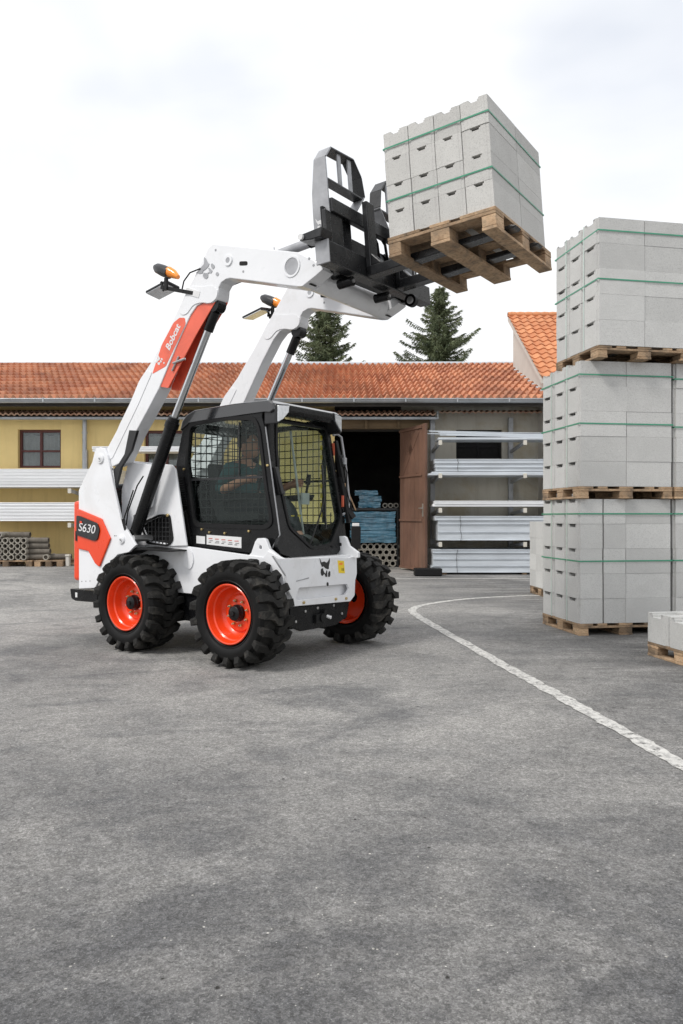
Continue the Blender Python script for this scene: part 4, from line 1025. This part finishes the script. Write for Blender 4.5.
# arm lamps
def lamps(y, sg):
    mb = MB(); p, q = Vector((-.935,y,3.235)), Vector((-.655,y,3.10)); d_ = (q-p)
    mb.tube([p, p+d_*.12, p+d_*.35, p+d_*.62], [.024,.042,.048,.047], 'frame', 16)
    o = mk(mb, 'marker_lamp', smooth=50)
    mb = MB(); mb.tube([p+d_*.6+Vector((0,0,.012)), p+d_*.8+Vector((0,0,.01)), q], [.043,.037,.018], 'amber', 16); mk(mb, 'amber_lens', o, smooth=50)
    mb = MB(); mb.bar((-.80,y,3.12),(-.80,y,3.02),.02,.03,'plastic'); mb.bar((-.86,y,3.10),(-.83,y,3.02),.012,.02,'plastic'); mb.bar((-.86,y,3.055),(-.52,y+.04*sg,2.955),.016,.03,'plastic'); mb.bar((-.60,y+.045*sg,2.99),(-.45,y+.05*sg,2.93),.03,.05,'label'); mk(mb, 'lamp_bracket')
    mb = MB(); mb.bar((-.93,y-.0,3.075),(-.93,y+.15*sg,3.055),.26,.022,'frame',(-.2,0,1)) ; o = mk(mb, 'work_lamp', bevel=.008)
    mb = MB(); mb.bar((-.935,y+.005*sg,3.062),(-.935,y+.145*sg,3.043),.235,.008,'lens',(-.2,0,1)); mk(mb, 'lamp_lens', o)
    mb = MB(); mb.tube([(-.62,y+.01*sg,3.0),(-.60,y+.01*sg,3.06),(-.54,y+.02*sg,3.12),(-.44,y+.04*sg,3.14)], .006, 'plastic', 8); mk(mb, 'lamp_cable', smooth=60)
n0 = set(LD.children); lamps(.10, 1); n1_ = set(LD.children); lamps(1.32, -1)
for o in set(LD.children)-n1_: o.location.x += .10; o.location.z += .02

# cab
def slope(mb):
    mb.v = [(x+(.14-.175*(z-1.01) if z > 1.01 else .14+(1.01-z)*.10), y, z) for x, y, z in mb.v]; return mb
cabp = [(-.79,.885),(-.885,.90),(-.93,1.0),(-1.045,1.50),(-1.035,1.62),(-1.005,1.74),(-.965,1.88),(-.93,1.965),(-.88,2.015),(-.80,2.045),(-.32,2.058),(-.02,2.05),(-.035,1.95),(-.01,1.87),(.14,1.01),(.06,.90),(.03,.845)]
winp = rnd_poly([(-.79,1.10),(-.86,1.50),(-.885,1.62),(-.85,1.93),(-.45,1.955),(-.13,1.93),(-.08,1.86),(-.005,1.40),(.055,1.12),(.0,1.085)], .05, 4)
for y0, y1, yg in ((.42,.455,.440),(1.285,1.32,1.30)):
    mb = MB(); mb.prism(cabp, y0, y1, 'black', 'y', [winp]); cf = mk(mb, 'cab_side', bevel=.006)
    mb = MB()
    trim = rnd_poly([(-.805,1.065),(-.89,1.48),(-.915,1.62),(-.88,1.965),(-.45,1.988),(-.11,1.962),(-.05,1.87),(.025,1.40),(.09,1.10),(.02,1.05)], .06, 4)
    yo = y0-.010 if y0 < 1 else y1+.010
    mb.prism(trim, min(yo, y0 if y0 < 1 else y1), max(yo, y0 if y0 < 1 else y1), 'plastic', 'y', [winp]); mk(mb, 'window_trim', cf, bevel=.005)
    mb = MB(); mb.prism(winp, yg-.002, yg+.002, 'glass', 'y'); mk(mb, 'side_window', cf)
    mb = MB(); mb.box((-.87, yg-.012, 1.462), (-.0, yg-.0025, 1.482), 'frame'); mb.box((-.30, yg-.010, 1.483), (-.29, yg-.003, 1.93), 'frame') if y0 < 1 else None; mk(mb, 'window_bar', cf)
    ym = yg+.025 if y0 < 1 else yg-.025
    mb = MB()
    def zr(x):  # clip the wires to the window outline
        return (1.11 if x > -.75 else 1.2, 1.93 if x > -.8 else 1.9)
    for i in range(15):
        x = -.84+.066*i
        if x > .03: continue
        za, zb = zr(x); zb = min(zb, 1.95 if x < -.1 else 1.9-(x+.1)*6); mb.tube([(x, ym, 1.09), (x, ym, zb)], .0042, 'ink', 5)
    for i in range(13): z = 1.10+.066*i; mb.tube([(-.88 if z > 1.4 else -.82, ym+.006, z), (-.07 if z > 1.5 else .03, ym+.006, z)], .0042, 'ink', 5)
    mk(mb, 'wire_screen', cf)
    for x, z in ((-.93,1.565),(-.62,1.02),(-.71,1.045),(-.44,1.015),(-.17,1.035),(.03,1.56),(-.80,2.0),(-.30,2.015)):
        fy = y0 if y0 < 1 else y1; s_ = -1 if y0 < 1 else 1
        mb = MB(); mb.lathe([(fy,.010),(fy+.012*s_,.010),(fy+.014*s_,0)], (x, 0, z), 'y', 'bolt', 10); mk(mb, 'bolt', cf)
# stickers below the near window
mb = MB(); mb.prism([(-.78,.925),(-.675,.920),(-.675,.985),(-.78,.99)], .4170, .4195, 'label', 'y'); mk(mb, 'sticker')
mb = MB(); mb.prism([(-.655,.918),(-.255,.895),(-.255,.985),(-.655,1.0)], .4165, .4195, 'label', 'y')
for k in range(5):
    x = -.63+.075*k; mb.box((x, .4150, .965-.004*k), (x+.045, .4166, .972-.004*k), 'labeltxt'); mb.box((x, .4150, .935-.004*k), (x+.03+.02*(k % 2), .4166, .940-.004*k), 'ink'); mb.box((x+.01, .4150, .948-.004*k), (x+.05, .4166, .952-.004*k), 'ink')
mk(mb, 'warning_sticker')
# louvre on the rear edge of the cab
mb = MB(); mb.prism([(-1.015,1.50),(-.94,1.50),(-.885,1.235),(-.945,1.225)], .408, .419, 'plastic', 'y')
for k in range(12):
    z = 1.245+.0205*k; x = -.935-.062*(k/12); mb.box((x, .398, z), (x+.058, .4075, z+.009), 'frame')
mk(mb, 'air_louvre')
mb = MB(); mb.prism([(-.965,1.20),(-.90,1.20),(-.83,.91),(-.89,.905)], .408, .419, 'plastic', 'y'); mk(mb, 'cover_strip', bevel=.003)
# roof
roofp = [(-.975,1.90),(-.945,1.985),(-.885,2.035),(-.80,2.065),(-.32,2.082),(.05,2.078),(.095,2.05),(.10,1.995),(.06,1.975),(-.02,1.985),(-.85,1.965)]
mb = MB(); mb.prism(roofp, .405, 1.315, 'roofblack', 'y'); mk(mb, 'cab_roof', bevel=.028)
mb = MB(); mb.prism([(-.02,1.975),(.07,1.97),(.105,2.0),(.11,2.055),(-.02,2.065)], .60, 1.20, 'black', 'y'); mk(mb, 'roof_visor', bevel=.012)
for y0, y1 in ((.425,.60),(1.20,1.315)):
    s_ = 1 if y0 < 1 else -1; ya, yb = (y0, y1)
    mb = MB()
    pts = [(ya,2.045),(yb,2.06),(yb-.01,1.995),((ya+yb)/2,1.925),(ya,1.885)] if s_ > 0 else [(ya,2.06),(yb,2.045),(yb,1.885),((ya+yb)/2+.02,1.915),(ya+.01,1.985)]
    mb.prism(pts, -.02, .105, 'frame', 'x'); o = mk(mb, 'roof_lamp', bevel=.012)
    mb = MB(); c = Vector(((ya+yb)/2, 1.985)); mb.prism([(c.x+(u-c.x)*.82, c.y+(v-c.y)*.82) for u, v in pts], .1052, .118, 'lens', 'x'); mk(mb, 'lamp_lens', o, bevel=.006)
# front door
outer_d = rnd_poly([(.452,1.962),(.440,1.01),(.385,.93),(.43,.865),(.60,.815),(1.14,.80),(1.335,.93),(1.345,1.17),(1.29,1.962)], .02, 3)
glass_d = rnd_poly([(.585,1.925),(.545,1.70),(.525,1.45),(.575,1.075),(.83,.905),(1.09,.925),(1.285,1.15),(1.262,1.60),(1.245,1.925)], .04, 4)
mb = slope((lambda b: (b.prism(outer_d, -.03, 0, 'black', 'x', [glass_d]), b)[1])(MB())); dd = mk(mb, 'front_door', bevel=.006)
mb = MB(); mb.prism(glass_d, -.018, -.012, 'glass', 'x'); mk(slope(mb), 'windscreen', dd)
mb = MB()
mb.prism(rnd_poly([(.565,1.945),(.52,1.70),(.498,1.45),(.552,1.06),(.82,.88),(1.10,.90),(1.31,1.14),(1.285,1.60),(1.268,1.945)], .05, 4), .0005, .010, 'plastic', 'x', [glass_d]); mk(slope(mb), 'windscreen_seal', dd, bevel=.003)
mb = MB()
mb.bar((.0,.475,1.90),(.0,.455,1.60),.03,.02,'plastic',(1,0,0)); mb.bar((0,.478,1.55),(0,.50,1.33),.05,.045,'plastic',(1,0,0)); mb.bar((.02,.478,1.55),(.045,.49,1.33),.03,.02,'frame',(1,0,0)); mk(slope(mb), 'door_handle', dd, bevel=.006)
mb = MB(); mb.tube([(.012,.80,.93),(.02,.98,1.18),(.018,1.06,1.30)], .006, 'ink', 6); mb.bar((.018,1.03,1.05),(.018,1.10,1.60),.012,.012,'ink',(1,0,0)); mk(slope(mb), 'wiper', dd)
mb = MB(); mb.bar((.006,1.10,.90),(.006,1.24,1.04),.05,.004,'plastic',(1,0,0)); mk(slope(mb), 'door_sticker', dd)
# grey edge line between side and door
mb = MB(); mb.bar((-.008,.432,1.87),(.142,.432,1.01),.008,.010,'guard',(0,1,0)); mb.bar((.142,.432,1.01),(.06,.425,.89),.008,.010,'guard',(0,1,0)); mk(mb, 'corner_seam')
# rear cab wall with window opening, floor, dash
mb = MB(); mb.prism([(.456,.90),(1.284,.90),(1.284,1.97),(.456,1.97)], -1.0, -.97, 'black', 'x', [[(.53,1.50),(1.21,1.50),(1.21,1.90),(.53,1.90)]]); mk(mb, 'cab_back')
mb = MB(); mb.box((-.95,.456,.87), (.10,1.284,.91), 'plastic'); mb.box((-.95,.46,.91), (-.60,1.28,1.10), 'plastic'); mk(mb, 'cab_floor')
mb = MB()
for i in range(11): y = .53+.068*i; mb.tube([(-.985,y,1.50),(-.985,y,1.90)], .004, 'ink', 5)
for i in range(6): z = 1.52+.068*i; mb.tube([(-.987,.53,z),(-.987,1.21,z)], .004, 'ink', 5)
mk(mb, 'wire_screen')
mb = MB(); mb.prism(rnd_poly([(-.74,1.10),(-.28,1.13),(-.27,1.20),(-.66,1.19),(-.78,1.62),(-.88,1.62),(-.84,1.30)], .04, 4), .64, 1.10, 'seat', 'y'); mk(mb, 'seat', bevel=.02)
for y in (.55, 1.19):
    mb = MB(); mb.prism(rnd_poly([(-.66,1.28),(-.15,1.30),(-.12,1.35),(-.66,1.34)], .02, 3), y-.04, y+.04, 'plastic', 'y'); mb.tube([(-.20,y,1.33),(-.17,y,1.45)], .012, 'plastic', 8); mb.tube([(-.175,y,1.44),(-.16,y,1.53)], [.024,.02], 'plastic', 10); mk(mb, 'armrest', bevel=.006)
mb = MB(); mb.box((-.06,1.25,1.10),(-.03,1.275,1.85),'plastic'); mb.box((-.12,1.02,1.26),(-.10,1.12,1.36),'label'); mb.tube([(-.20,.98,1.90),(-.12,1.06,1.0)],.010,'label',8); mk(mb, 'dash_panel')
mb = MB()
for k in range(9): mb.box((-.06,1.225,1.15+.085*k), (-.045,1.235,1.19+.085*k), 'yellow')
for k in range(4): mb.box((-.03,.60+.09*k,1.155), (-.025,.64+.09*k,1.165), 'yellow')
mk(mb, 'hazard_strip')
# far mirror bracket and handrail
mb = MB(); mb.tube([(.02,1.31,1.88),(.02,1.37,1.895),(.03,1.42,1.87),(.07,1.435,1.60),(.11,1.43,1.30),(.12,1.40,1.20),(.12,1.31,1.17)], .011, 'guard', 10); mk(mb, 'handrail', smooth=60)
mb = MB()
for p, q, wd in (((.02,1.345,1.83),(.09,1.365,1.45),.035), ((.07,1.355,1.50),(.15,1.37,1.10),.045), ((.05,1.37,1.70),(.07,1.39,1.60),.05), ((.13,1.375,1.22),(.16,1.42,1.14),.06)): mb.bar(p, q, wd, .035, 'plastic', (1,0,0))
mb.tube([(.03,1.37,1.78),(.10,1.41,1.55),(.12,1.37,1.40),(.16,1.41,1.20)], .007, 'plastic', 6); mb.box((.06,1.375,1.62),(.10,1.41,1.68),'guard'); mk(mb, 'door_hinge_gear', bevel=.004)
mb = MB(); mb.box((.0,1.318,1.70),(.022,1.332,1.81),'decalorange'); mk(mb, 'orange_marker'); mb = MB(); mb.box((.10,1.325,1.24),(.12,1.336,1.34),'decalorange'); mk(mb, 'orange_marker')

# front of the chassis
fb = [(.19,.86),(.24,.835),(.50,.825),(.98,.815),(1.17,.80),(1.295,.82),(1.30,.66),(1.275,.60),(1.265,.47),(1.20,.425),(.44,.455),(.41,.53),(.37,.58),(.34,.70)]
rec = rnd_poly([(.50,.595),(1.15,.578),(1.18,.535),(1.13,.490),(.47,.500),(.455,.525)], .015, 3)
mb = MB(); mb.prism(fb, .262, .285, 'white', 'x', [rec]); fp = mk(mb, 'front_plate', bevel=.006)
mb = MB(); mb.box((.222,.42,.46), (.232,1.22,.63), 'white'); mb.add([(.232,.44,.485),(.2615,.44,.485),(.2615,1.2,.485),(.232,1.2,.485)], [(0,1,2,3)], 'white'); mk(mb, 'front_recess', fp, recalc=False)
mb = MB(); mb.box((.10,.36,.78), (.2615,1.28,.825), 'white'); mb.prism([(.06,.36),(.06,.80),(.262,.80),(.262,.50)], .345, .37, 'white', 'y'); mb.box((.05,.37,.44),(.22,1.27,.78),'white'); mk(mb, 'front_frame', bevel=.005)
for y0 in (.36, 1.245):
    mb = MB(); pts = [(-.11,.845),(-.085,.865),(-.045,.955),(-.02,.982),(.04,.985),(.068,.975),(.105,.90),(.20,.845),(.20,.80),(-.11,.80)]
    if y0 > 1: pts = [(x+.14, z) for x, z in pts]
    mb.prism(pts, y0-.012, y0+.022, 'white', 'y', [rnd_poly([(p_[0]+(.14 if y0 > 1 else 0), p_[1]) for p_ in ((.0,.925),(.025,.925),(.025,.895),(.0,.895))], .01, 3)]); mk(mb, 'lifting_eye', bevel=.005)
mb = MB(); mb.prism([(.42,.44),(.40,.30),(.55,.245),(1.02,.24),(1.18,.29),(1.22,.42)], .235, .262, 'black', 'x'); lp_ = mk(mb, 'lower_plate', bevel=.006)
for y, z, m_, r in ((.55,.475,'bolt',.012),(.98,.465,'bolt',.012),(1.13,.457,'bolt',.012)):
    mb = MB(); mb.lathe([(.285,r),(.297,r),(.298,0)], (0, y, z), 'x', m_, 6); mk(mb, 'bolt', fp)
for y, z in ((.48,.33),(.60,.40),(1.10,.33),(.98,.41),(.76,.41)):
    mb = MB(); mb.lathe([(.262,.011),(.27,.011),(.271,0)], (0, y, z), 'x', 'steel', 10); mk(mb, 'bolt', lp_)
mb = MB(); mb.tube([(.262,.80,.33),(.30,.80,.33)], .035, 'plastic', 16); mb.tube([(.262,.84,.37),(.29,.84,.37)], .02, 'plastic', 12); mb.box((.262,.72,.29),(.285,.86,.36),'plastic'); mb.tube([(.29,.855,.335),(.325,.865,.325)], .014, 'label', 12); mk(mb, 'coupling', smooth=40)
mb = MB(); mb.bar((.2865,.46,.65),(.2865,.62,.665),.003,.008,'guard'); mk(mb, 'weld_seam', fp)
emblem(Matrix.Translation((.2862, .835, .695)) @ Matrix(((0,0,1,0),(1,0,0,0),(0,1,0,0),(0,0,0,1))), .165, 'ink', 'emblem', fp)
mb = MB(); mb.prism([(1.01,.785),(1.10,.778),(1.115,.672),(1.025,.680)], .2856, .2872, 'yellow', 'x'); mb.box((.2870,1.068,.695),(.2882,1.075,.72),'ink'); mb.box((.2870,1.086,.694),(.2882,1.094,.719),'ink'); mb.box((.2870,1.03,.745),(.2882,1.08,.765),'amber'); mk(mb, 'warning_sticker', fp)

# ------------------------------------------------------------------ fork carriage (own tilted frame) with forks and guards
cg = MB(); 
cg.box((-.05,-.86,-.05), (.05,.66,.10), 'frame')
cg.box((-.03,-.73,.34), (.02,.52,.44), 'frame'); cg.box((-.055,-.78,.10), (-.03,-.42,.38), 'black'); cg.box((-.055,.25,.10), (-.03,.60,.38), 'black')
for a, b in ((-.80,-.58),(.30,.46)): cg.box((-.029,a,.10), (.0,b,.345), 'frame')
cg.box((-.16,-.60,-.02), (-.052,.60,.26), 'black')
for y in (-.45, .40): cg.prism([(-.22,-.02),(-.055,-.06),(-.055,.30),(-.14,.33),(-.22,.18)], y-.02, y+.02, 'black', 'y')
carr = cg.build('fork_carriage', LD, bevel=.006)
carr.matrix_local = Matrix.Translation((.87,.85,2.962)) @ Matrix.Rotation(R(2.2), 4, 'Z') @ Matrix.Rotation(TILT, 4, 'Y') @ Matrix.Rotation(R(2.4), 4, 'X')
mb = MB(); mb.box((-.056,-.875,-.055), (.056,-.861,.105), 'guard'); mb.prism([(-.14,.12),(-.14,.16),(.05,.17),(.03,.108),(-.05,.108)], -.93, -.79, 'frame', 'y'); mk(mb, 'end_plate', carr, bevel=.005)
mb = MB(); mb.tube([(-.12,-.95,.14),(-.12,-.931,.14)], .020, 'label', 14); mk(mb, 'step_roller', carr, smooth=40)
def guard(s_):
    mb = MB(); Y = (lambda v: v) if s_ > 0 else (lambda v: -v-.24)
    path = [(-.735,.12),(-.735,.73),(-.665,.815),(-.36,.835),(-.265,.735),(-.235,.595)]
    mb.box((-.14, min(Y(-.745), Y(-.73)), .12), (.0, max(Y(-.745), Y(-.73)), .36), 'guard')
    mb.prism([(-.14,.36),(.0,.36),(-.005,.73),(-.10,.73),(-.135,.50)], min(Y(-.745), Y(-.73)), max(Y(-.745), Y(-.73)), 'guard', 'y')
    for (p, q) in zip(path[1:], path[2:]): mb.bar((-.05,Y(p[0]),p[1]), (-.05,Y(q[0]),q[1]), .10, .012, 'guard' if p[0] < -.7 else 'frame', (0, -q[1]+p[1] if 0 else 0, 1) if abs(q[0]-p[0]) > .05 else (0, 1, 0))
    mb.bar((-.05,Y(-.235),.595),(-.05,Y(-.375),.44),.09,.012,'guard',(0,0,1))
    for y in (-.56, -.42): mb.box((-.03, min(Y(y),Y(y+.045)), .58), (-.018, max(Y(y),Y(y+.045)), .825), 'guard')
    mb.box((-.09, min(Y(-.729), Y(-.235)), .575), (-.01, max(Y(-.729), Y(-.235)), .589), 'frame')
    mb.box((-.10, min(Y(-.29), Y(-.244)), .645), (-.01, max(Y(-.29), Y(-.244)), .80), 'guard') if False else None
    o = mk(mb, 'backrest_guard', carr, bevel=.002)
    return o
g1 = guard(1); guard(-1)
emblem(Matrix.Translation((-.07, -.7455, .24)) @ Matrix.Rotation(R(90), 4, 'X'), .11, 'label', 'emblem', g1)
for y in (-.33, .11):
    mb = MB(); mb.box((.052,y-.055,-.04), (.095,y+.055,.50), 'frame'); mb.prism([(.052,-.045),(1.17,.008),(1.19,.022),(1.15,.034),(.095,.030),(.052,.030)], y-.055, y+.055, 'frame', 'y')
    mb.prism([(.095,.031),(.18,.031),(.095,.12)], y-.05, y+.05, 'frame', 'y'); mk(mb, 'fork', carr, bevel=.006)
for y in (-.50, .02):
    mb = MB(); mb.tube([(-.12,y,-.09),(.0,y,-.09)], .035, 'black', 16); mb.tube([(.0,y,-.09),(.012,y,-.09)], .014, 'steel', 12); mk(mb, 'wedge_pin', carr, smooth=40)
mb = MB(); mb.lathe([(-.02,.05),(.03,.05),(.035,.0)], (.06,.28,-.09), 'y', 'plastic', 20); mb.lathe([(-.022,.0),(-.022,.025),(-.02,.03)], (.06,.28,-.09), 'y', 'steel', 16); mk(mb, 'roller', carr, smooth=40)
mb = MB(); mb.tube([(-.05,-.10,.42),(-.03,-.05,.30),(-.06,.02,.20),(-.10,.10,.26)], .014, 'plastic', 8); mb.tube([(-.05,.0,.42),(-.02,.06,.32),(-.05,.14,.20)], .012, 'plastic', 8); mk(mb, 'hose', carr, smooth=60)

# ------------------------------------------------------------------ operator in the cab
def skin_body(name, verts, edges, radii, mat, sub=2, root=0, parent=None):
    me = bpy.data.meshes.new(name); me.from_pydata(verts, edges, []); me.materials.append(M[mat])
    o = bpy.data.objects.new(name, me); COL.objects.link(o); o.parent = parent
    sk_ = o.modifiers.new('skin', 'SKIN'); sk_.use_smooth_shade = True
    lay = me.skin_vertices[0].data
    for i, r in enumerate(radii): lay[i].radius = (r, r) if not isinstance(r, tuple) else r; lay[i].use_root = (i == root)
    sb_ = o.modifiers.new('sub', 'SUBSURF'); sb_.levels = sub; sb_.render_levels = sub
    dg = bpy.context.evaluated_depsgraph_get(); dg.update()
    m2 = bpy.data.meshes.new_from_object(o.evaluated_get(dg)); o.modifiers.clear(); o.data = m2
    m2.polygons.foreach_set('use_smooth', [True]*len(m2.polygons)); return o
py = .84
V = [(-.60,py,1.22),(-.61,py,1.34),(-.63,py,1.47),(-.62,py,1.575),(-.59,py,1.635),(-.575,py,1.69),   # pelvis, waist, chest, upper chest, neck, skull base
     (-.62,py-.17,1.565),(-.70,py-.23,1.37),(-.45,py-.26,1.44),(-.36,py-.26,1.46),                    # near arm
     (-.62,py+.17,1.565),(-.64,py+.24,1.33),(-.36,py+.27,1.42),(-.28,py+.27,1.44),
     (-.58,py-.10,1.22),(-.22,py-.12,1.25),(-.10,py-.12,.99),(-.02,py-.12,.945),                      # near leg
     (-.58,py+.10,1.22),(-.22,py+.12,1.25),(-.10,py+.12,.99),(-.02,py+.12,.945)]
Ee = [(0,1),(1,2),(2,3),(3,4),(4,5),(3,6),(6,7),(7,8),(8,9),(3,10),(10,11),(11,12),(12,13),(0,14),(14,15),(15,16),(16,17),(0,18),(18,19),(19,20),(20,21)]
Rr = [.125,.118,.135,.105,.055,.06,.062,.047,.036,.030,.062,.047,.036,.030,.09,.066,.045,.038,.09,.066,.045,.038]
pb = skin_body('person', V, Ee, Rr, 'skin'); pb.matrix_world = LM
tag(pb, 'person in a teal shirt sitting in the loader cab, looking up at the load', 'person')
# head: skull, jaw, nose, ears as one surface joined into the body
hm = MB()
def ell(c, r, mat, mb, n=18, k=12, tilt=0):
    Rt = Matrix.Rotation(tilt, 3, 'Y'); vs_ = []
    for i in range(k+1):
        ph = math.pi*i/k
        for j in range(n):
            a = 2*math.pi*j/n; vs_.append(Vector(c)+Rt @ Vector((r[0]*math.sin(ph)*math.cos(a), r[1]*math.sin(ph)*math.sin(a), r[2]*math.cos(ph))))
    mb.add(vs_, [(i*n+j, i*n+(j+1) % n, (i+1)*n+(j+1) % n, (i+1)*n+j) for i in range(k) for j in range(n)], mat)
HC = Vector((-.555, py, 1.785)); tl = R(-16)
def hp(x, y, z): return HC+Matrix.Rotation(tl, 3, 'Y') @ Vector((x, y, z))
ell(HC, (.098,.077,.115), 'skin', hm, tilt=tl); ell(hp(.022,0,-.06), (.068,.058,.062), 'skin', hm, tilt=tl)
ell(hp(.105,0,-.012), (.022,.014,.026), 'skin', hm); 
for s_ in (-1, 1): ell(hp(0,.078*s_,-.01), (.018,.010,.030), 'skin', hm); ell(hp(.087,.030*s_,.018), (.012,.014,.009), 'label', hm); ell(hp(.096,.030*s_,.018), (.006,.006,.006), 'ink', hm)
ell(hp(.086,0,-.062), (.010,.024,.006), 'redpaint', hm)
hd = hm.build('head', pb, smooth=True)
hr = MB(); ell(hp(-.016,0,.032), (.098,.083,.100), 'hair', hr, tilt=tl+R(-12)); hr.build('hair', pb, smooth=True)
sh = skin_body('shirt', [V[i] for i in (0,1,2,3,4,6,7,10,11)]+[(-.60,py-.237,1.398),(-.545,py+.250,1.36)], [(0,1),(1,2),(2,3),(3,4),(3,5),(5,6),(3,7),(7,8),(6,9),(8,10)], [.140,.130,.147,.117,.058,.076,.060,.076,.060,.056,.056], 'shirt', parent=pb)
tr_ = skin_body('trousers', [V[i] for i in (0,14,15,16,18,19,20)], [(0,1),(1,2),(2,3),(0,4),(4,5),(5,6)], [.142,.10,.076,.054,.10,.076,.054], 'trousers', parent=pb)
for s_ in (-1, 1):
    mb = MB(); mb.prism(rnd_poly([(-.15,.915),(.10,.915),(.10,.95),(-.02,1.0),(-.13,1.0)], .02, 3), py+s_*.12-.045, py+s_*.12+.045, 'ink', 'y'); mb.build('boot', pb, bevel=.01)
# hands: palm, four bent fingers and a thumb closed round the joystick
for s_, i in ((-1, 9), (1, 13)):
    w_ = Vector(V[i]); mb = MB(); d_ = Vector((1, 0, .12)).normalized()
    mb.tube([w_-d_*.03, w_+d_*.02, w_+d_*.07], [.026,.036,.030], 'skin', 12)
    for k in range(4):
        o_ = w_+d_*.065+Vector((0, 0, .026-.017*k)); ln = (.036,.041,.038,.030)[k]
        mb.tube([o_, o_+Vector((ln, .012*s_, 0)), o_+Vector((ln*1.15, -.014*s_, -.003)), o_+Vector((ln*.55, -.032*s_, -.004))], [.0095,.009,.008,.0065], 'skin', 8)
    th_ = w_+d_*.02+Vector((0, -.022*s_, .024)); mb.tube([th_, th_+Vector((.030,-.012*s_,.014)), th_+Vector((.055,-.010*s_,.008))], [.012,.0105,.008], 'skin', 8)
    mb.build('hand', pb, smooth=60)

# tidy: templates that were never placed
for o in list(bpy.data.objects):
    if o.type == 'EMPTY' and not o.children and not o.get('label'): bpy.data.objects.remove(o)
S.render.engine = 'CYCLES'
